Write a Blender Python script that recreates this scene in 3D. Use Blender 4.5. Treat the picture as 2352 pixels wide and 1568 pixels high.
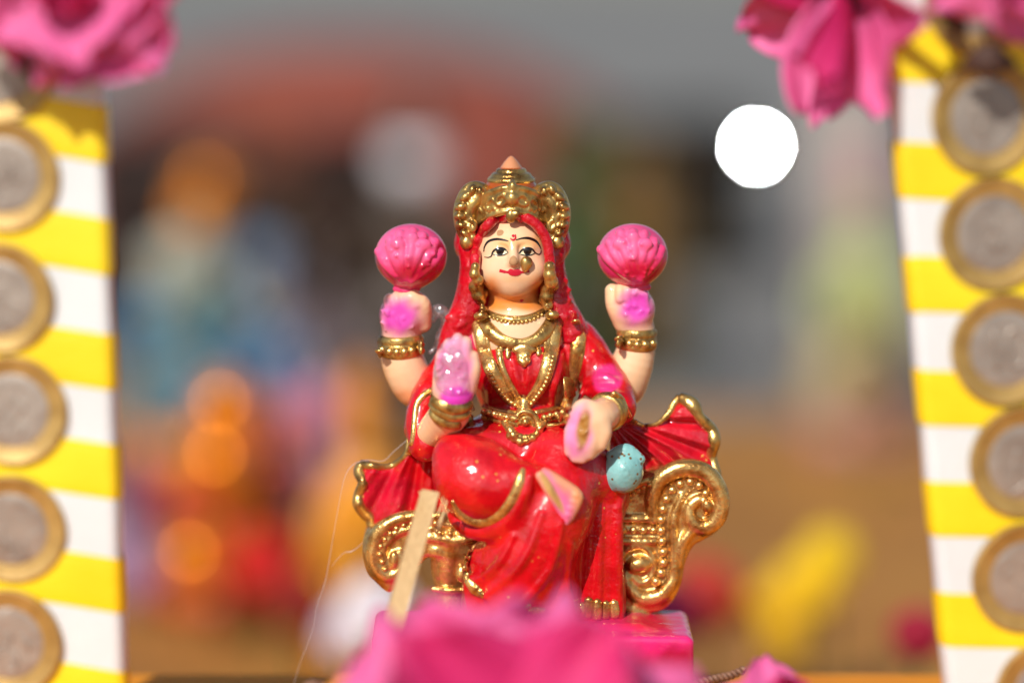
import bpy, math, random
import numpy as np
from mathutils import Vector, Matrix
random.seed(7); np.random.seed(7)
sc = bpy.context.scene
for o in list(bpy.data.objects): bpy.data.objects.remove(o)

# ------------------------------------------------------------------ camera, sky, sun, exposure
# world unit = metre; the helpers below work in millimetres. Origin: table top under the figurine.
MM = 0.001
PITCH = math.radians(8.6)
DIST = 612.0
TGT = np.array([0.0, 0.0, 93.0])
FWD = np.array([0, math.cos(PITCH), -math.sin(PITCH)])
UPV = np.array([0, math.sin(PITCH), math.cos(PITCH)])
CAM = TGT - DIST * FWD
GROUND_Z = -145.0
cam_d = bpy.data.cameras.new('camera'); cam = bpy.data.objects.new('camera', cam_d)
sc.collection.objects.link(cam); sc.camera = cam
cam.location = Vector(CAM * MM); cam.rotation_euler = (math.radians(90) - PITCH, 0, 0)
cam_d.lens = 90; cam_d.sensor_width = 36; cam_d.clip_start = 0.01; cam_d.clip_end = 500
cam_d.dof.use_dof = True; cam_d.dof.focus_distance = 0.608; cam_d.dof.aperture_fstop = 2.8

SUN_EL, SUN_AZ = math.radians(39), math.radians(24)      # azimuth: degrees to the left of the camera, behind it
sun_dir = Vector((-math.sin(SUN_AZ) * math.cos(SUN_EL), -math.cos(SUN_AZ) * math.cos(SUN_EL), math.sin(SUN_EL)))
world = bpy.data.worlds.new('World'); sc.world = world; world.use_nodes = True
wn = world.node_tree.nodes; wl = world.node_tree.links
sky = wn.new('ShaderNodeTexSky'); sky.sky_type = 'NISHITA'; sky.sun_disc = False
sky.sun_elevation = SUN_EL; sky.sun_rotation = math.atan2(sun_dir.x, sun_dir.y)
wn['Background'].inputs['Strength'].default_value = 0.085
wl.new(sky.outputs[0], wn['Background'].inputs['Color'])
sun_d = bpy.data.lights.new('sun', 'SUN'); sun_d.energy = 4.1; sun_d.angle = math.radians(0.53); sun_d.color = (1.0, 0.965, 0.90)
sun = bpy.data.objects.new('sun', sun_d); sc.collection.objects.link(sun)
sun.rotation_euler = sun_dir.to_track_quat('Z', 'Y').to_euler(); sun.location = (-0.5, -1, 1.5)
sc.view_settings.view_transform = 'Standard'; sc.view_settings.look = 'None'
sc.view_settings.exposure = 0.0; sc.view_settings.gamma = 1.0; sc.view_settings.use_curve_mapping = False
sc.render.engine = 'CYCLES'; sc.cycles.use_denoising = True
sc.cycles.max_bounces = 8; sc.cycles.caustics_reflective = False; sc.cycles.caustics_refractive = False

# ------------------------------------------------------------------ helpers
def P(px, py, y=0.0):
    """a point at depth y (mm) from its place in the photograph (2352-wide picture)"""
    d = FWD + np.array([(px - 1176) / 5880.0, 0, 0]) - (py - 784) / 5880.0 * UPV
    t = (y - CAM[1]) / d[1]
    return CAM + t * d
def srgb(r, g, b, a=1.0):
    f = lambda c: (c / 255 / 12.92) if c / 255 <= 0.04045 else ((c / 255 + 0.055) / 1.055) ** 2.4
    return (f(r), f(g), f(b), a)
COL = sc.collection
def tag(o, label=None, cat=None, group=None, kind=None):
    if label: o['label'] = label
    if cat: o['category'] = cat
    if group: o['group'] = group
    if kind: o['kind'] = kind
    return o
def empty(name, loc, label, cat, group=None):
    o = bpy.data.objects.new(name, None); COL.objects.link(o); o.location = Vector(np.array(loc) * MM)
    o.empty_display_size = 0.01
    return tag(o, label, cat, group)
def mesh_obj(name, verts, faces, mat, parent=None, smooth=True, paint=None):
    """verts in world mm"""
    me = bpy.data.meshes.new(name)
    v = np.asarray(verts, dtype=np.float64)
    off = np.array(parent_origin(parent))
    v = v * MM - off
    if isinstance(faces, np.ndarray):
        n, k = faces.shape
        me.vertices.add(len(v)); me.vertices.foreach_set('co', v.astype(np.float32).ravel())
        me.loops.add(n * k); me.loops.foreach_set('vertex_index', faces.astype(np.int32).ravel())
        me.polygons.add(n); me.polygons.foreach_set('loop_start', np.arange(0, n * k, k, dtype=np.int32))
        me.update(calc_edges=True); me.validate()
    else:
        me.from_pydata([tuple(p) for p in v], [], faces); me.update()
    if smooth: me.polygons.foreach_set('use_smooth', [True] * len(me.polygons))
    if paint is not None:
        a = me.color_attributes.new('paint', 'FLOAT_COLOR', 'POINT')
        a.data.foreach_set('color', np.asarray(paint, dtype=np.float32).ravel())
    if mat: me.materials.append(mat)
    o = bpy.data.objects.new(name, me); COL.objects.link(o)
    if parent: o.parent = parent
    return o
def parent_origin(p):
    t = Vector((0, 0, 0))
    while p is not None:
        t = t + p.location; p = p.parent
    return tuple(t)
def join(parts):
    V, F, n = [], [], 0
    for v, f in parts:
        V.append(np.asarray(v)); F += [tuple(i + n for i in q) for q in f]; n += len(v)
    return np.concatenate(V), F

def catmull(pts, n):
    p = np.asarray(pts, float)
    if len(p) == 2: return np.array([p[0] + (p[1] - p[0]) * t for t in np.linspace(0, 1, n)])
    q = np.vstack([2 * p[0] - p[1], p, 2 * p[-1] - p[-2]])
    out = []
    for t in np.linspace(0, len(p) - 1, n):
        i = min(int(t), len(p) - 2); u = t - i
        a, b, c, d = q[i:i + 4]
        out.append(0.5 * (2 * b + (c - a) * u + (2 * a - 5 * b + 4 * c - d) * u * u + (3 * b - a - 3 * c + d) * u ** 3))
    return np.array(out)
def tube(pts, rads, n=None, seg=12, flat=1.0, cap=True, spline=True):
    """swept tube; flat<1 squashes it along depth (y)"""
    n = n or max(6, 5 * len(pts))
    rads = np.atleast_1d(np.asarray(rads, float))
    if len(rads) == 1: rads = np.repeat(rads, len(pts))
    pr = np.column_stack([np.asarray(pts, float), rads])
    s = catmull(pr, n) if spline else pr
    c, r = s[:, :3], np.maximum(s[:, 3], 0.02); n = len(c)
    T = np.gradient(c, axis=0); T /= np.linalg.norm(T, axis=1)[:, None] + 1e-9
    V, F = [], []
    ref = np.array([0, -1.0, 0])
    for i in range(n):
        a = ref - T[i] * ref.dot(T[i])
        if np.linalg.norm(a) < 0.2: a = np.array([1.0, 0, 0]) - T[i] * T[i][0]
        a /= np.linalg.norm(a); b = np.cross(T[i], a)
        for k in range(seg):
            w = 2 * math.pi * k / seg
            V.append(c[i] + r[i] * (a * math.cos(w) * flat + b * math.sin(w)))
    for i in range(n - 1):
        for k in range(seg):
            F.append((i * seg + k, i * seg + (k + 1) % seg, (i + 1) * seg + (k + 1) % seg, (i + 1) * seg + k))
    if cap:
        for i, sgn in ((0, -1), (n - 1, 1)):
            V.append(c[i] + T[i] * sgn * r[i] * 0.6); m = len(V) - 1
            for k in range(seg):
                q = (i * seg + k, i * seg + (k + 1) % seg, m)
                F.append(q if sgn > 0 else q[::-1])
    return np.array(V), F
def lathe(prof, seg=28, c=(0, 0, 0), sq=1.0, wob=None):
    V, F = [], []
    for r, z in prof:
        for k in range(seg):
            w = 2 * math.pi * k / seg
            rr = r * (1 + (wob(w, z) if wob else 0))
            V.append((c[0] + rr * math.cos(w), c[1] + rr * math.sin(w) * sq, c[2] + z))
    for i in range(len(prof) - 1):
        for k in range(seg):
            F.append((i * seg + k, i * seg + (k + 1) % seg, (i + 1) * seg + (k + 1) % seg, (i + 1) * seg + k))
    F.append(tuple(range(seg))[::-1]); F.append(tuple(range((len(prof) - 1) * seg, len(prof) * seg)))
    return np.array(V), F
def ball(c, r, seg=16, rings=10):
    r = np.broadcast_to(np.asarray(r, float), (3,))
    V = [(0, 0, -1)]; F = []
    for i in range(1, rings):
        p = math.pi * i / rings - math.pi / 2
        for k in range(seg):
            w = 2 * math.pi * k / seg; V.append((math.cos(p) * math.cos(w), math.cos(p) * math.sin(w), math.sin(p)))
    V.append((0, 0, 1)); L = len(V) - 1
    for k in range(seg): F.append((0, 1 + (k + 1) % seg, 1 + k))
    for i in range(rings - 2):
        for k in range(seg):
            a = 1 + i * seg; F.append((a + k, a + (k + 1) % seg, a + seg + (k + 1) % seg, a + seg + k))
    a = 1 + (rings - 2) * seg
    for k in range(seg): F.append((a + k, a + (k + 1) % seg, L))
    return np.array(V) * r + np.array(c), F
_bead = {}
def bead(parent, c, r, mat, name='bead', sq=(1, 1, 1)):
    """an alike piece: shares one mesh"""
    k = (mat.name, name)
    if k not in _bead:
        v, f = ball((0, 0, 0), 1.0, 14, 9)
        me = bpy.data.meshes.new(name); me.from_pydata([tuple(p * MM) for p in v], [], f); me.update()
        me.polygons.foreach_set('use_smooth', [True] * len(me.polygons)); me.materials.append(mat); _bead[k] = me
    o = bpy.data.objects.new(name, _bead[k]); COL.objects.link(o); o.parent = parent
    o.location = Vector(np.array(c) * MM) - Vector(parent_origin(parent)); o.scale = (r * sq[0], r * sq[1], r * sq[2])
    return o

# ------------------------------------------------------------------ signed distance volumes (the moulded shapes)
def smin(a, b, k):
    if k <= 0: return np.minimum(a, b)
    h = np.maximum(k - np.abs(a - b), 0) / k
    return np.minimum(a, b) - h * h * k * 0.25
def smax(a, b, k): return -smin(-a, -b, k)
class Vol:
    def __init__(s, lo, hi, h):
        s.lo = np.array(lo, float); s.h = h
        s.n = np.ceil((np.array(hi, float) - s.lo) / h).astype(int) + 1
        s.D = np.full(tuple(s.n), 50.0, np.float32)
        s.ax = [(s.lo[i] + h * np.arange(s.n[i])).astype(np.float32) for i in range(3)]
    def sl(s, lo, hi):
        a = np.clip(np.floor((np.array(lo) - s.lo) / s.h).astype(int), 0, s.n)
        b = np.clip(np.ceil((np.array(hi) - s.lo) / s.h).astype(int) + 1, 0, s.n)
        return tuple(slice(i, j) for i, j in zip(a, b))
    def grid(s, S):
        return s.ax[0][S[0]][:, None, None], s.ax[1][S[1]][None, :, None], s.ax[2][S[2]][None, None, :]
    def put(s, fn, lo, hi, k=0.0, sub=False):
        m = k + 3 * s.h
        S = s.sl(np.array(lo) - m, np.array(hi) + m)
        if min(q.stop - q.start for q in S) <= 0: return
        d = fn(*s.grid(S)).astype(np.float32)
        s.D[S] = smax(s.D[S], -d, k) if sub else smin(s.D[S], d, k)
    def ell(s, c, r, k=0.0, rot=0.0, sub=False, tilt=0.0):
        """rot: turn about the depth axis (degrees), tilt: about x"""
        c = np.array(c, float); r = np.broadcast_to(np.asarray(r, float), (3,)); a = math.radians(rot); t = math.radians(tilt)
        ca, sa, ct, st = math.cos(a), math.sin(a), math.cos(t), math.sin(t)
        def fn(X, Y, Z):
            x, y, z = X - c[0], Y - c[1], Z - c[2]
            x, z = ca * x + sa * z, -sa * x + ca * z
            y, z = ct * y + st * z, -st * y + ct * z
            k0 = np.sqrt((x / r[0]) ** 2 + (y / r[1]) ** 2 + (z / r[2]) ** 2) + 1e-6
            k1 = np.sqrt((x / r[0] ** 2) ** 2 + (y / r[1] ** 2) ** 2 + (z / r[2] ** 2) ** 2) + 1e-6
            return k0 * (k0 - 1) / k1
        R = r.max(); ext = np.array([R, R, R]) if (rot or tilt) else r
        s.put(fn, c - ext, c + ext, k, sub)
    def tube(s, pts, rads, k=0.0, sq=1.0, n=None, sub=False):
        rads = np.atleast_1d(np.asarray(rads, float))
        if len(rads) == 1: rads = np.repeat(rads, len(pts))
        q = catmull(np.column_stack([np.asarray(pts, float), rads]), n or max(2, 4 * (len(pts) - 1) + 1))
        R = q[:, 3].max() * 1.05; lo = q[:, :3].min(0) - R; hi = q[:, :3].max(0) + R
        m = k + 3 * s.h; S = s.sl(lo - m, hi + m)
        if min(z.stop - z.start for z in S) <= 0: return
        X, Y, Z = s.grid(S); d = None
        for a, b in zip(q[:-1], q[1:]):
            e = (b - a)[:3].copy(); e[1] *= sq; L = max(e.dot(e), 1e-9)
            x, y, z = X - a[0], (Y - a[1]) * sq, Z - a[2]
            t = np.clip((x * e[0] + y * e[1] + z * e[2]) / L, 0, 1)
            w = np.sqrt((x - t * e[0]) ** 2 + (y - t * e[1]) ** 2 + (z - t * e[2]) ** 2) - (a[3] + t * (b[3] - a[3]))
            d = w if d is None else np.minimum(d, w)
        d = d.astype(np.float32)
        s.D[S] = smax(s.D[S], -d, k) if sub else smin(s.D[S], d, k)
    def slab(s, poly, yc, th, k=0.0, rnd=0.8, fold=None, smooth=4):
        """an extruded outline; poly: (n,2) array of x,z; yc: depth; fold(X,Z) moves the sheet in depth"""
        p = np.asarray(poly, float); 
        if smooth: p = closed(p, smooth)
        lo = np.array([p[:, 0].min(), yc - th - 4, p[:, 1].min()]); hi = np.array([p[:, 0].max(), yc + th + 4, p[:, 1].max()])
        def fn(X, Y, Z):
            x, z = np.broadcast_arrays(X, Z); d = np.full(x.shape, 1e9); sg = np.ones(x.shape)
            for i in range(len(p)):
                a, b = p[i], p[i - 1]; ex, ez = b - a; wx, wz = x - a[0], z - a[1]
                t = np.clip((wx * ex + wz * ez) / (ex * ex + ez * ez + 1e-9), 0, 1)
                d = np.minimum(d, (wx - ex * t) ** 2 + (wz - ez * t) ** 2)
                c1 = z >= a[1]; c2 = z < b[1]; c3 = ex * wz > ez * wx
                sg = np.where((c1 & c2 & c3) | (~c1 & ~c2 & ~c3), -sg, sg)
            d2 = sg * np.sqrt(d) + rnd
            yy = np.abs(Y - yc - (fold(x, z) if fold else 0)) - th + rnd
            return np.minimum(np.maximum(d2, yy), 0) + np.sqrt(np.maximum(d2, 0) ** 2 + np.maximum(yy, 0) ** 2) - rnd
        s.put(fn, lo, hi, k)
    def col(s, i, j):
        if not (0 <= i < s.n[0] and 0 <= j < s.n[2]): return None
        col = s.D[i, :, j]; m = np.nonzero(col < 0)[0]
        if len(m) == 0: return None
        a = m[0]
        if a == 0: return s.lo[1]
        t = col[a - 1] / (col[a - 1] - col[a]); return s.lo[1] + s.h * (a - 1 + t)
    def front(s, x, z):
        fx, fz = (x - s.lo[0]) / s.h, (z - s.lo[2]) / s.h; i, j = int(math.floor(fx)), int(math.floor(fz)); a, b = fx - i, fz - j
        q = [(s.col(i, j), (1 - a) * (1 - b)), (s.col(i + 1, j), a * (1 - b)), (s.col(i, j + 1), (1 - a) * b), (s.col(i + 1, j + 1), a * b)]
        q = [(v, w) for v, w in q if v is not None]; W = sum(w for v, w in q)
        if W < .25: return None
        lo = min(v for v, w in q); q = [(v, w) for v, w in q if v < lo + 2 * s.h + .5] if max(v for v, w in q) - lo > 2 else q
        W = sum(w for v, w in q)
        return sum(v * w for v, w in q) / max(W, 1e-6)
    def mesh(s, it=2):
        D = s.D; I = D < 0
        c = np.zeros(np.array(D.shape) - 1, np.int8)
        sh = [(i, j, k) for i in (0, 1) for j in (0, 1) for k in (0, 1)]
        N = np.array(D.shape) - 1
        view = lambda A, o: A[o[0]:o[0] + N[0], o[1]:o[1] + N[1], o[2]:o[2] + N[2]]
        for o in sh: c += view(I, o)
        act = np.argwhere((c > 0) & (c < 8)); idx = -np.ones(tuple(N), np.int64); idx[tuple(act.T)] = np.arange(len(act))
        acc = np.zeros((len(act), 3)); cnt = np.zeros(len(act))
        for a in sh:
            for ax in range(3):
                if a[ax]: continue
                b = list(a); b[ax] = 1
                va = D[tuple((act + a).T)]; vb = D[tuple((act + b).T)]; m = (va < 0) != (vb < 0)
                t = np.where(m, va / np.where(m, va - vb, 1), 0)
                p = np.tile(np.array(a, float), (len(act), 1)); p[:, ax] = t
                acc += p * m[:, None]; cnt += m
        V = s.lo + s.h * (act + acc / np.maximum(cnt, 1)[:, None])
        F = []
        for ax in range(3):
            u, w = [(1, 2), (2, 0), (0, 1)][ax]
            A = [slice(None)] * 3; B = [slice(None)] * 3; A[ax] = slice(0, -1); B[ax] = slice(1, None)
            e = I[tuple(A)] != I[tuple(B)]; pos = np.argwhere(e)
            ok = (pos[:, u] > 0) & (pos[:, w] > 0) & (pos[:, u] < N[u]) & (pos[:, w] < N[w]); pos = pos[ok]
            q = []
            for du, dw in ((-1, -1), (0, -1), (0, 0), (-1, 0)):
                r = pos.copy(); r[:, u] += du; r[:, w] += dw; q.append(idx[tuple(r.T)])
            q = np.stack(q, 1); ins = I[tuple(pos.T)]
            q[~ins] = q[~ins][:, ::-1]; F.append(q)
        F = np.concatenate(F); F = F[(F >= 0).all(1)]
        for _ in range(it):
            S = np.zeros_like(V); n = np.zeros(len(V))
            for a, b in ((0, 1), (1, 2), (2, 3), (3, 0)):
                np.add.at(S, F[:, a], V[F[:, b]]); np.add.at(n, F[:, a], 1)
            V = 0.5 * V + 0.5 * S / np.maximum(n, 1)[:, None]
        return V, F
def closed(p, n):
    """smooth a closed outline"""
    m = len(p); out = []
    for i in range(m):
        a, b, c, d = p[i - 1], p[i], p[(i + 1) % m], p[(i + 2) % m]
        for t in np.arange(n) / n:
            out.append(0.5 * (2 * b + (c - a) * t + (2 * a - 5 * b + 4 * c - d) * t * t + (3 * b - a - 3 * c + d) * t ** 3))
    return np.array(out)
SURF = []
def surf(px, py, vols=None, default=0.0):
    """the point of the moulded surface seen at this place"""
    y = default
    for _ in range(3):
        x, _y, z = P(px, py, y)
        f = [v.front(x, z) for v in (vols or SURF)]; f = [q for q in f if q is not None]
        y = min(f) if f else default
    return P(px, py, y)
def on(path, lift=0.0, vols=None, n=None, sm=2, default=0.0):
    q = catmull(path, n or 6 * len(path))
    p = np.array([surf(a, b, vols, default) for a, b in q])
    for _ in range(sm):
        p[1:-1, 1] = 0.5 * p[1:-1, 1] + 0.25 * (p[:-2, 1] + p[2:, 1])
    p[:, 1] -= lift
    return p
def pxy(path, y): return np.array([[P(a, b, y)[0], P(a, b, y)[2]] for a, b in path])
def Q(path, y=None): return [P(*p) if len(p) == 3 else P(p[0], p[1], y) for p in path]
def patch(poly, vols, lift=0.06, rings=5, sm=3):
    """a painted patch lying on the surface; star-shaped outline in picture points"""
    p = closed(np.array(poly, float), sm) if sm else np.array(poly, float)
    c = p.mean(0); V = [surf(c[0], c[1], vols)]; F = []; n = len(p)
    for r in range(1, rings + 1):
        for q in p: a = c + (q - c) * r / rings; V.append(surf(a[0], a[1], vols))
    for i in range(n): F.append((0, 1 + (i + 1) % n, 1 + i))
    for r in range(rings - 1):
        for i in range(n):
            a = 1 + r * n; F.append((a + i, a + (i + 1) % n, a + n + (i + 1) % n, a + n + i))
    V = np.array(V); V[:, 1] -= lift
    return V, F
def stroke(path, width, vols, lift=0.08, n=None):
    """a brush stroke on the surface; width(px) list"""
    w = np.atleast_1d(np.asarray(width, float)); w = np.repeat(w, len(path)) if len(w) == 1 else w
    q = catmull(np.column_stack([np.array(path, float), w]), n or 8 * len(path))
    T = np.gradient(q[:, :2], axis=0); T /= np.linalg.norm(T, axis=1)[:, None]; N = np.column_stack([-T[:, 1], T[:, 0]])
    V = []
    for i in range(len(q)):
        for s in (-1, 0, 1): V.append(surf(*(q[i, :2] + N[i] * s * q[i, 2] / 2), vols))
    V = np.array(V); V[:, 1] -= lift; F = []
    for i in range(len(q) - 1):
        for s in (0, 1): a = i * 3 + s; F.append((a, a + 1, a + 4, a + 3))
    return V, F
def to_px(V):
    d = np.asarray(V) - CAM; f = d @ FWD
    return np.column_stack([1176 + 5880 * d[:, 0] / f, 784 - 5880 * (d @ UPV) / f])
def paint(V, base, blobs, ymax=None):
    """paint sprayed on the moulded surface: (px, py, rx, ry, colour, softness[, rot])"""
    C = np.tile(np.array(base), (len(V), 1)); uv = to_px(V)
    for b in blobs:
        px, py, rx, ry, c, soft = b[:6]; a = math.radians(b[6]) if len(b) > 6 else 0; ym = b[7] if len(b) > 7 else 1e9
        x, y = uv[:, 0] - px, uv[:, 1] - py; x, y = x * math.cos(a) + y * math.sin(a), -x * math.sin(a) + y * math.cos(a)
        r = np.sqrt((x / rx) ** 2 + (y / ry) ** 2) + min(soft, .3) * .2 * np.sin(x * .16 + y * .11)
        w = np.clip((1 + soft - r) / (2 * soft), 0, 1); w = w * w * (3 - 2 * w) * c[3] * (V[:, 1] < ym)
        C = C * (1 - w[:, None]) + np.array([c[0], c[1], c[2], 1]) * w[:, None]
    C[:, 3] = 1
    return C

# ------------------------------------------------------------------ materials
def new_mat(name):
    m = bpy.data.materials.new(name); m.use_nodes = True
    nt = m.node_tree; return m, nt, nt.nodes['Principled BSDF']
def N(nt, kind, **kw):
    n = nt.nodes.new('ShaderNode' + kind)
    for k, v in kw.items():
        if k in n.inputs: n.inputs[k].default_value = v
        else: setattr(n, k, v)
    return n
def ramp(nt, src, stops):
    r = nt.nodes.new('ShaderNodeValToRGB'); e = r.color_ramp.elements
    while len(e) < len(stops): e.new(0.5)
    for q, (p, c) in zip(e, stops): q.position = p; q.color = c
    nt.links.new(src, r.inputs[0]); return r.outputs[0]
def coords(nt, scale=1.0):
    t = nt.nodes.new('ShaderNodeTexCoord'); return t.outputs['Object']
def mixc(nt, fac, a, b, mode='MIX'):
    m = nt.nodes.new('ShaderNodeMix'); m.data_type = 'RGBA'; m.blend_type = mode
    for s, v in ((m.inputs['Factor'], fac), (m.inputs[6], a), (m.inputs[7], b)):
        if isinstance(v, (float, int, tuple)): s.default_value = v
        else: nt.links.new(v, s)
    return m.outputs[2]
def lacquer(name, col=None, rough=0.2, var=0.25, bump=0.25, bscale=260, specks=None, spec=0.2, coat=1.0, dark=None):
    """glossy hand-brushed enamel over plaster"""
    m, nt, b = new_mat(name); co = coords(nt)
    if col is None:
        at = N(nt, 'Attribute', attribute_name='paint'); c = at.outputs['Color']
    else:
        rgb = nt.nodes.new('ShaderNodeRGB'); rgb.outputs[0].default_value = col; c = rgb.outputs[0]
    n1 = N(nt, 'TexNoise', Scale=170.0, Detail=4.0); nt.links.new(co, n1.inputs['Vector'])
    f = ramp(nt, n1.outputs[0], [(0.3, (1 - var, 1 - var, 1 - var, 1)), (0.7, (1 + var * .3,) * 3 + (1,))])
    c = mixc(nt, 1.0, c, f, 'MULTIPLY')
    if specks:
        for (sc_, thr, colr, dens) in specks:
            v = N(nt, 'TexVoronoi', Scale=sc_); nt.links.new(co, v.inputs['Vector'])
            r = N(nt, 'TexNoise', Scale=sc_ * 0.21, Detail=1.0); nt.links.new(co, r.inputs['Vector'])
            a = ramp(nt, v.outputs['Distance'], [(thr * .7, (1, 1, 1, 1)), (thr, (0, 0, 0, 1))])
            g = ramp(nt, r.outputs[0], [(dens, (0, 0, 0, 1)), (dens + .02, (1, 1, 1, 1))])
            k = mixc(nt, 1.0, a, g, 'MULTIPLY'); c = mixc(nt, k, c, colr)
    nt.links.new(c, b.inputs['Base Color'])
    n2 = N(nt, 'TexNoise', Scale=float(bscale), Detail=3.0); nt.links.new(co, n2.inputs['Vector'])
    n3 = N(nt, 'TexNoise', Scale=float(bscale) * 3.4, Detail=2.0); nt.links.new(co, n3.inputs['Vector'])
    ad = N(nt, 'Math', operation='MULTIPLY_ADD'); nt.links.new(n3.outputs[0], ad.inputs[0]); ad.inputs[1].default_value = 0.07; nt.links.new(n2.outputs[0], ad.inputs[2])
    bp = N(nt, 'Bump', Strength=float(bump), Distance=0.001); nt.links.new(ad.outputs[0], bp.inputs['Height']); nt.links.new(bp.outputs[0], b.inputs['Normal'])
    rr = N(nt, 'MapRange'); nt.links.new(n1.outputs[0], rr.inputs[0]); rr.inputs[3].default_value = rough * 1.8; rr.inputs[4].default_value = rough * 2.6
    nt.links.new(rr.outputs[0], b.inputs['Roughness']); b.inputs['Specular IOR Level'].default_value = spec
    b.inputs['Coat Weight'].default_value = coat; b.inputs['Coat Roughness'].default_value = 0.05; b.inputs['Coat IOR'].default_value = 1.52
    nt.links.new(bp.outputs[0], b.inputs['Coat Normal'])
    return m
def goldpaint(name, c1, c2, rough=0.34, bump=0.35, bscale=420):
    """metallic bronze powder paint, thin where it has worn to the lacquer"""
    m, nt, b = new_mat(name); co = coords(nt)
    n1 = N(nt, 'TexNoise', Scale=230.0, Detail=5.0, Roughness=0.6); nt.links.new(co, n1.inputs['Vector'])
    nt.links.new(ramp(nt, n1.outputs[0], [(0.36, c2), (0.56, c1)]), b.inputs['Base Color'])
    b.inputs['Metallic'].default_value = 0.82
    n2 = N(nt, 'TexNoise', Scale=float(bscale), Detail=4.0); nt.links.new(co, n2.inputs['Vector'])
    n3 = N(nt, 'TexNoise', Scale=4200.0, Detail=2.0); nt.links.new(co, n3.inputs['Vector'])
    ad = N(nt, 'Math', operation='MULTIPLY_ADD'); nt.links.new(n3.outputs[0], ad.inputs[0]); ad.inputs[1].default_value = 0.1; nt.links.new(n2.outputs[0], ad.inputs[2])
    bp = N(nt, 'Bump', Strength=float(bump), Distance=0.0009); nt.links.new(ad.outputs[0], bp.inputs['Height']); nt.links.new(bp.outputs[0], b.inputs['Normal'])
    rr = N(nt, 'MapRange'); nt.links.new(n1.outputs[0], rr.inputs[0]); rr.inputs[3].default_value = rough * .75; rr.inputs[4].default_value = rough * 1.35
    nt.links.new(rr.outputs[0], b.inputs['Roughness'])
    b.inputs['Coat Weight'].default_value = 0.35; b.inputs['Coat Roughness'].default_value = 0.12
    return m
def matte(name, c1, c2=None, scale=40, rough=0.6, bump=0.2, metallic=0.0, bscale=None):
    m, nt, b = new_mat(name); co = coords(nt); c2 = c2 or tuple(v * .75 for v in c1[:3]) + (1,)
    n1 = N(nt, 'TexNoise', Scale=float(scale), Detail=5.0); nt.links.new(co, n1.inputs['Vector'])
    nt.links.new(ramp(nt, n1.outputs[0], [(0.35, c2), (0.62, c1)]), b.inputs['Base Color'])
    n2 = N(nt, 'TexNoise', Scale=float(bscale or scale * 6), Detail=4.0); nt.links.new(co, n2.inputs['Vector'])
    bp = N(nt, 'Bump', Strength=bump, Distance=0.002); nt.links.new(n2.outputs[0], bp.inputs['Height']); nt.links.new(bp.outputs[0], b.inputs['Normal'])
    b.inputs['Roughness'].default_value = rough; b.inputs['Metallic'].default_value = metallic
    return m
def petalmat(name, c1, c2, trans):
    m, nt, b = new_mat(name); co = coords(nt)
    at = N(nt, 'Attribute', attribute_name='paint')
    n1 = N(nt, 'TexNoise', Scale=90.0, Detail=5.0); nt.links.new(co, n1.inputs['Vector'])
    c = mixc(nt, n1.outputs[0], c1, c2)
    nt.links.new(c, b.inputs['Base Color']); b.inputs['Roughness'].default_value = 0.55
    n2 = N(nt, 'TexNoise', Scale=300.0, Detail=3.0); nt.links.new(co, n2.inputs['Vector'])
    bp = N(nt, 'Bump', Strength=.25, Distance=0.001); nt.links.new(n2.outputs[0], bp.inputs['Height']); nt.links.new(bp.outputs[0], b.inputs['Normal'])
    t = N(nt, 'BsdfTranslucent', Color=trans); mx = N(nt, 'MixShader'); mx.inputs[0].default_value = 0.28
    out = nt.nodes['Material Output']
    nt.links.new(b.outputs[0], mx.inputs[1]); nt.links.new(t.outputs[0], mx.inputs[2]); nt.links.new(mx.outputs[0], out.inputs[0])
    return m
RED = srgb(216, 10, 24); PINK = srgb(238, 40, 120); SKIN = srgb(249, 204, 160); ORANGE = srgb(240, 130, 40); MAG = srgb(228, 40, 190)
GOLDP = srgb(196, 150, 78); BRZ = srgb(150, 105, 55)
goldspeck = [(520, 0.16, srgb(205, 150, 60), .56)]
M = {}
M['red'] = lacquer('red_enamel', None, .18, .34, .45, 380, [(420, .15, srgb(215, 160, 70), .56)])
M['veil'] = lacquer('veil_enamel', srgb(205, 8, 32), .2, .3, .8, 420, [(330, .2, srgb(220, 150, 60), .6)])
M['skin'] = lacquer('skin_enamel', None, .26, .06, .12, 260, [(300, .07, srgb(110, 60, 40), .62)])
M['gold'] = goldpaint('gold_paint', srgb(236, 192, 116), srgb(178, 120, 54), .25, .5)
M['gold_old'] = goldpaint('old_gold_paint', srgb(214, 176, 102), srgb(142, 100, 46), .28, .45)
M['amber'] = lacquer('amber_lacquer', srgb(190, 88, 16), .2, .4, .4, 300)
M['pinkpaint'] = lacquer('pink_enamel', None, .22, .2, .25, 260)
M['lotus'] = lacquer('lotus_enamel', srgb(232, 34, 100), .2, .3, .35, 300, [(260, .16, srgb(238, 60, 50), .58)])
M['teal'] = lacquer('teal_enamel', srgb(138, 198, 196), .16, .2, .5, 300, [(620, .26, srgb(120, 84, 36), .46)])
M['black'] = lacquer('black_paint', srgb(24, 18, 18), .25, .1, .05)
M['white'] = lacquer('eye_white_paint', srgb(250, 232, 190), .2, .05, .05)
M['lip'] = lacquer('lip_paint', srgb(205, 14, 48), .25, .1, .1)
M['tip'] = lacquer('peach_paint', srgb(214, 142, 98), .3, .2, .2)
M['chip'] = lacquer('bare_clay', srgb(196, 150, 108), .6, .2, .3, coat=0.0)
M['wood'] = matte('split_bamboo', srgb(234, 202, 150), srgb(212, 172, 116), 25, .55, .3, bscale=700)
M['fibre'] = matte('fibre', srgb(226, 196, 140), None, 60, .6, .1)
M['white_cloth'] = matte('white_ribbon', (.80, .82, .81, 1), (.74, .76, .76, 1), 30, .5, .25, bscale=1500)
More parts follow.
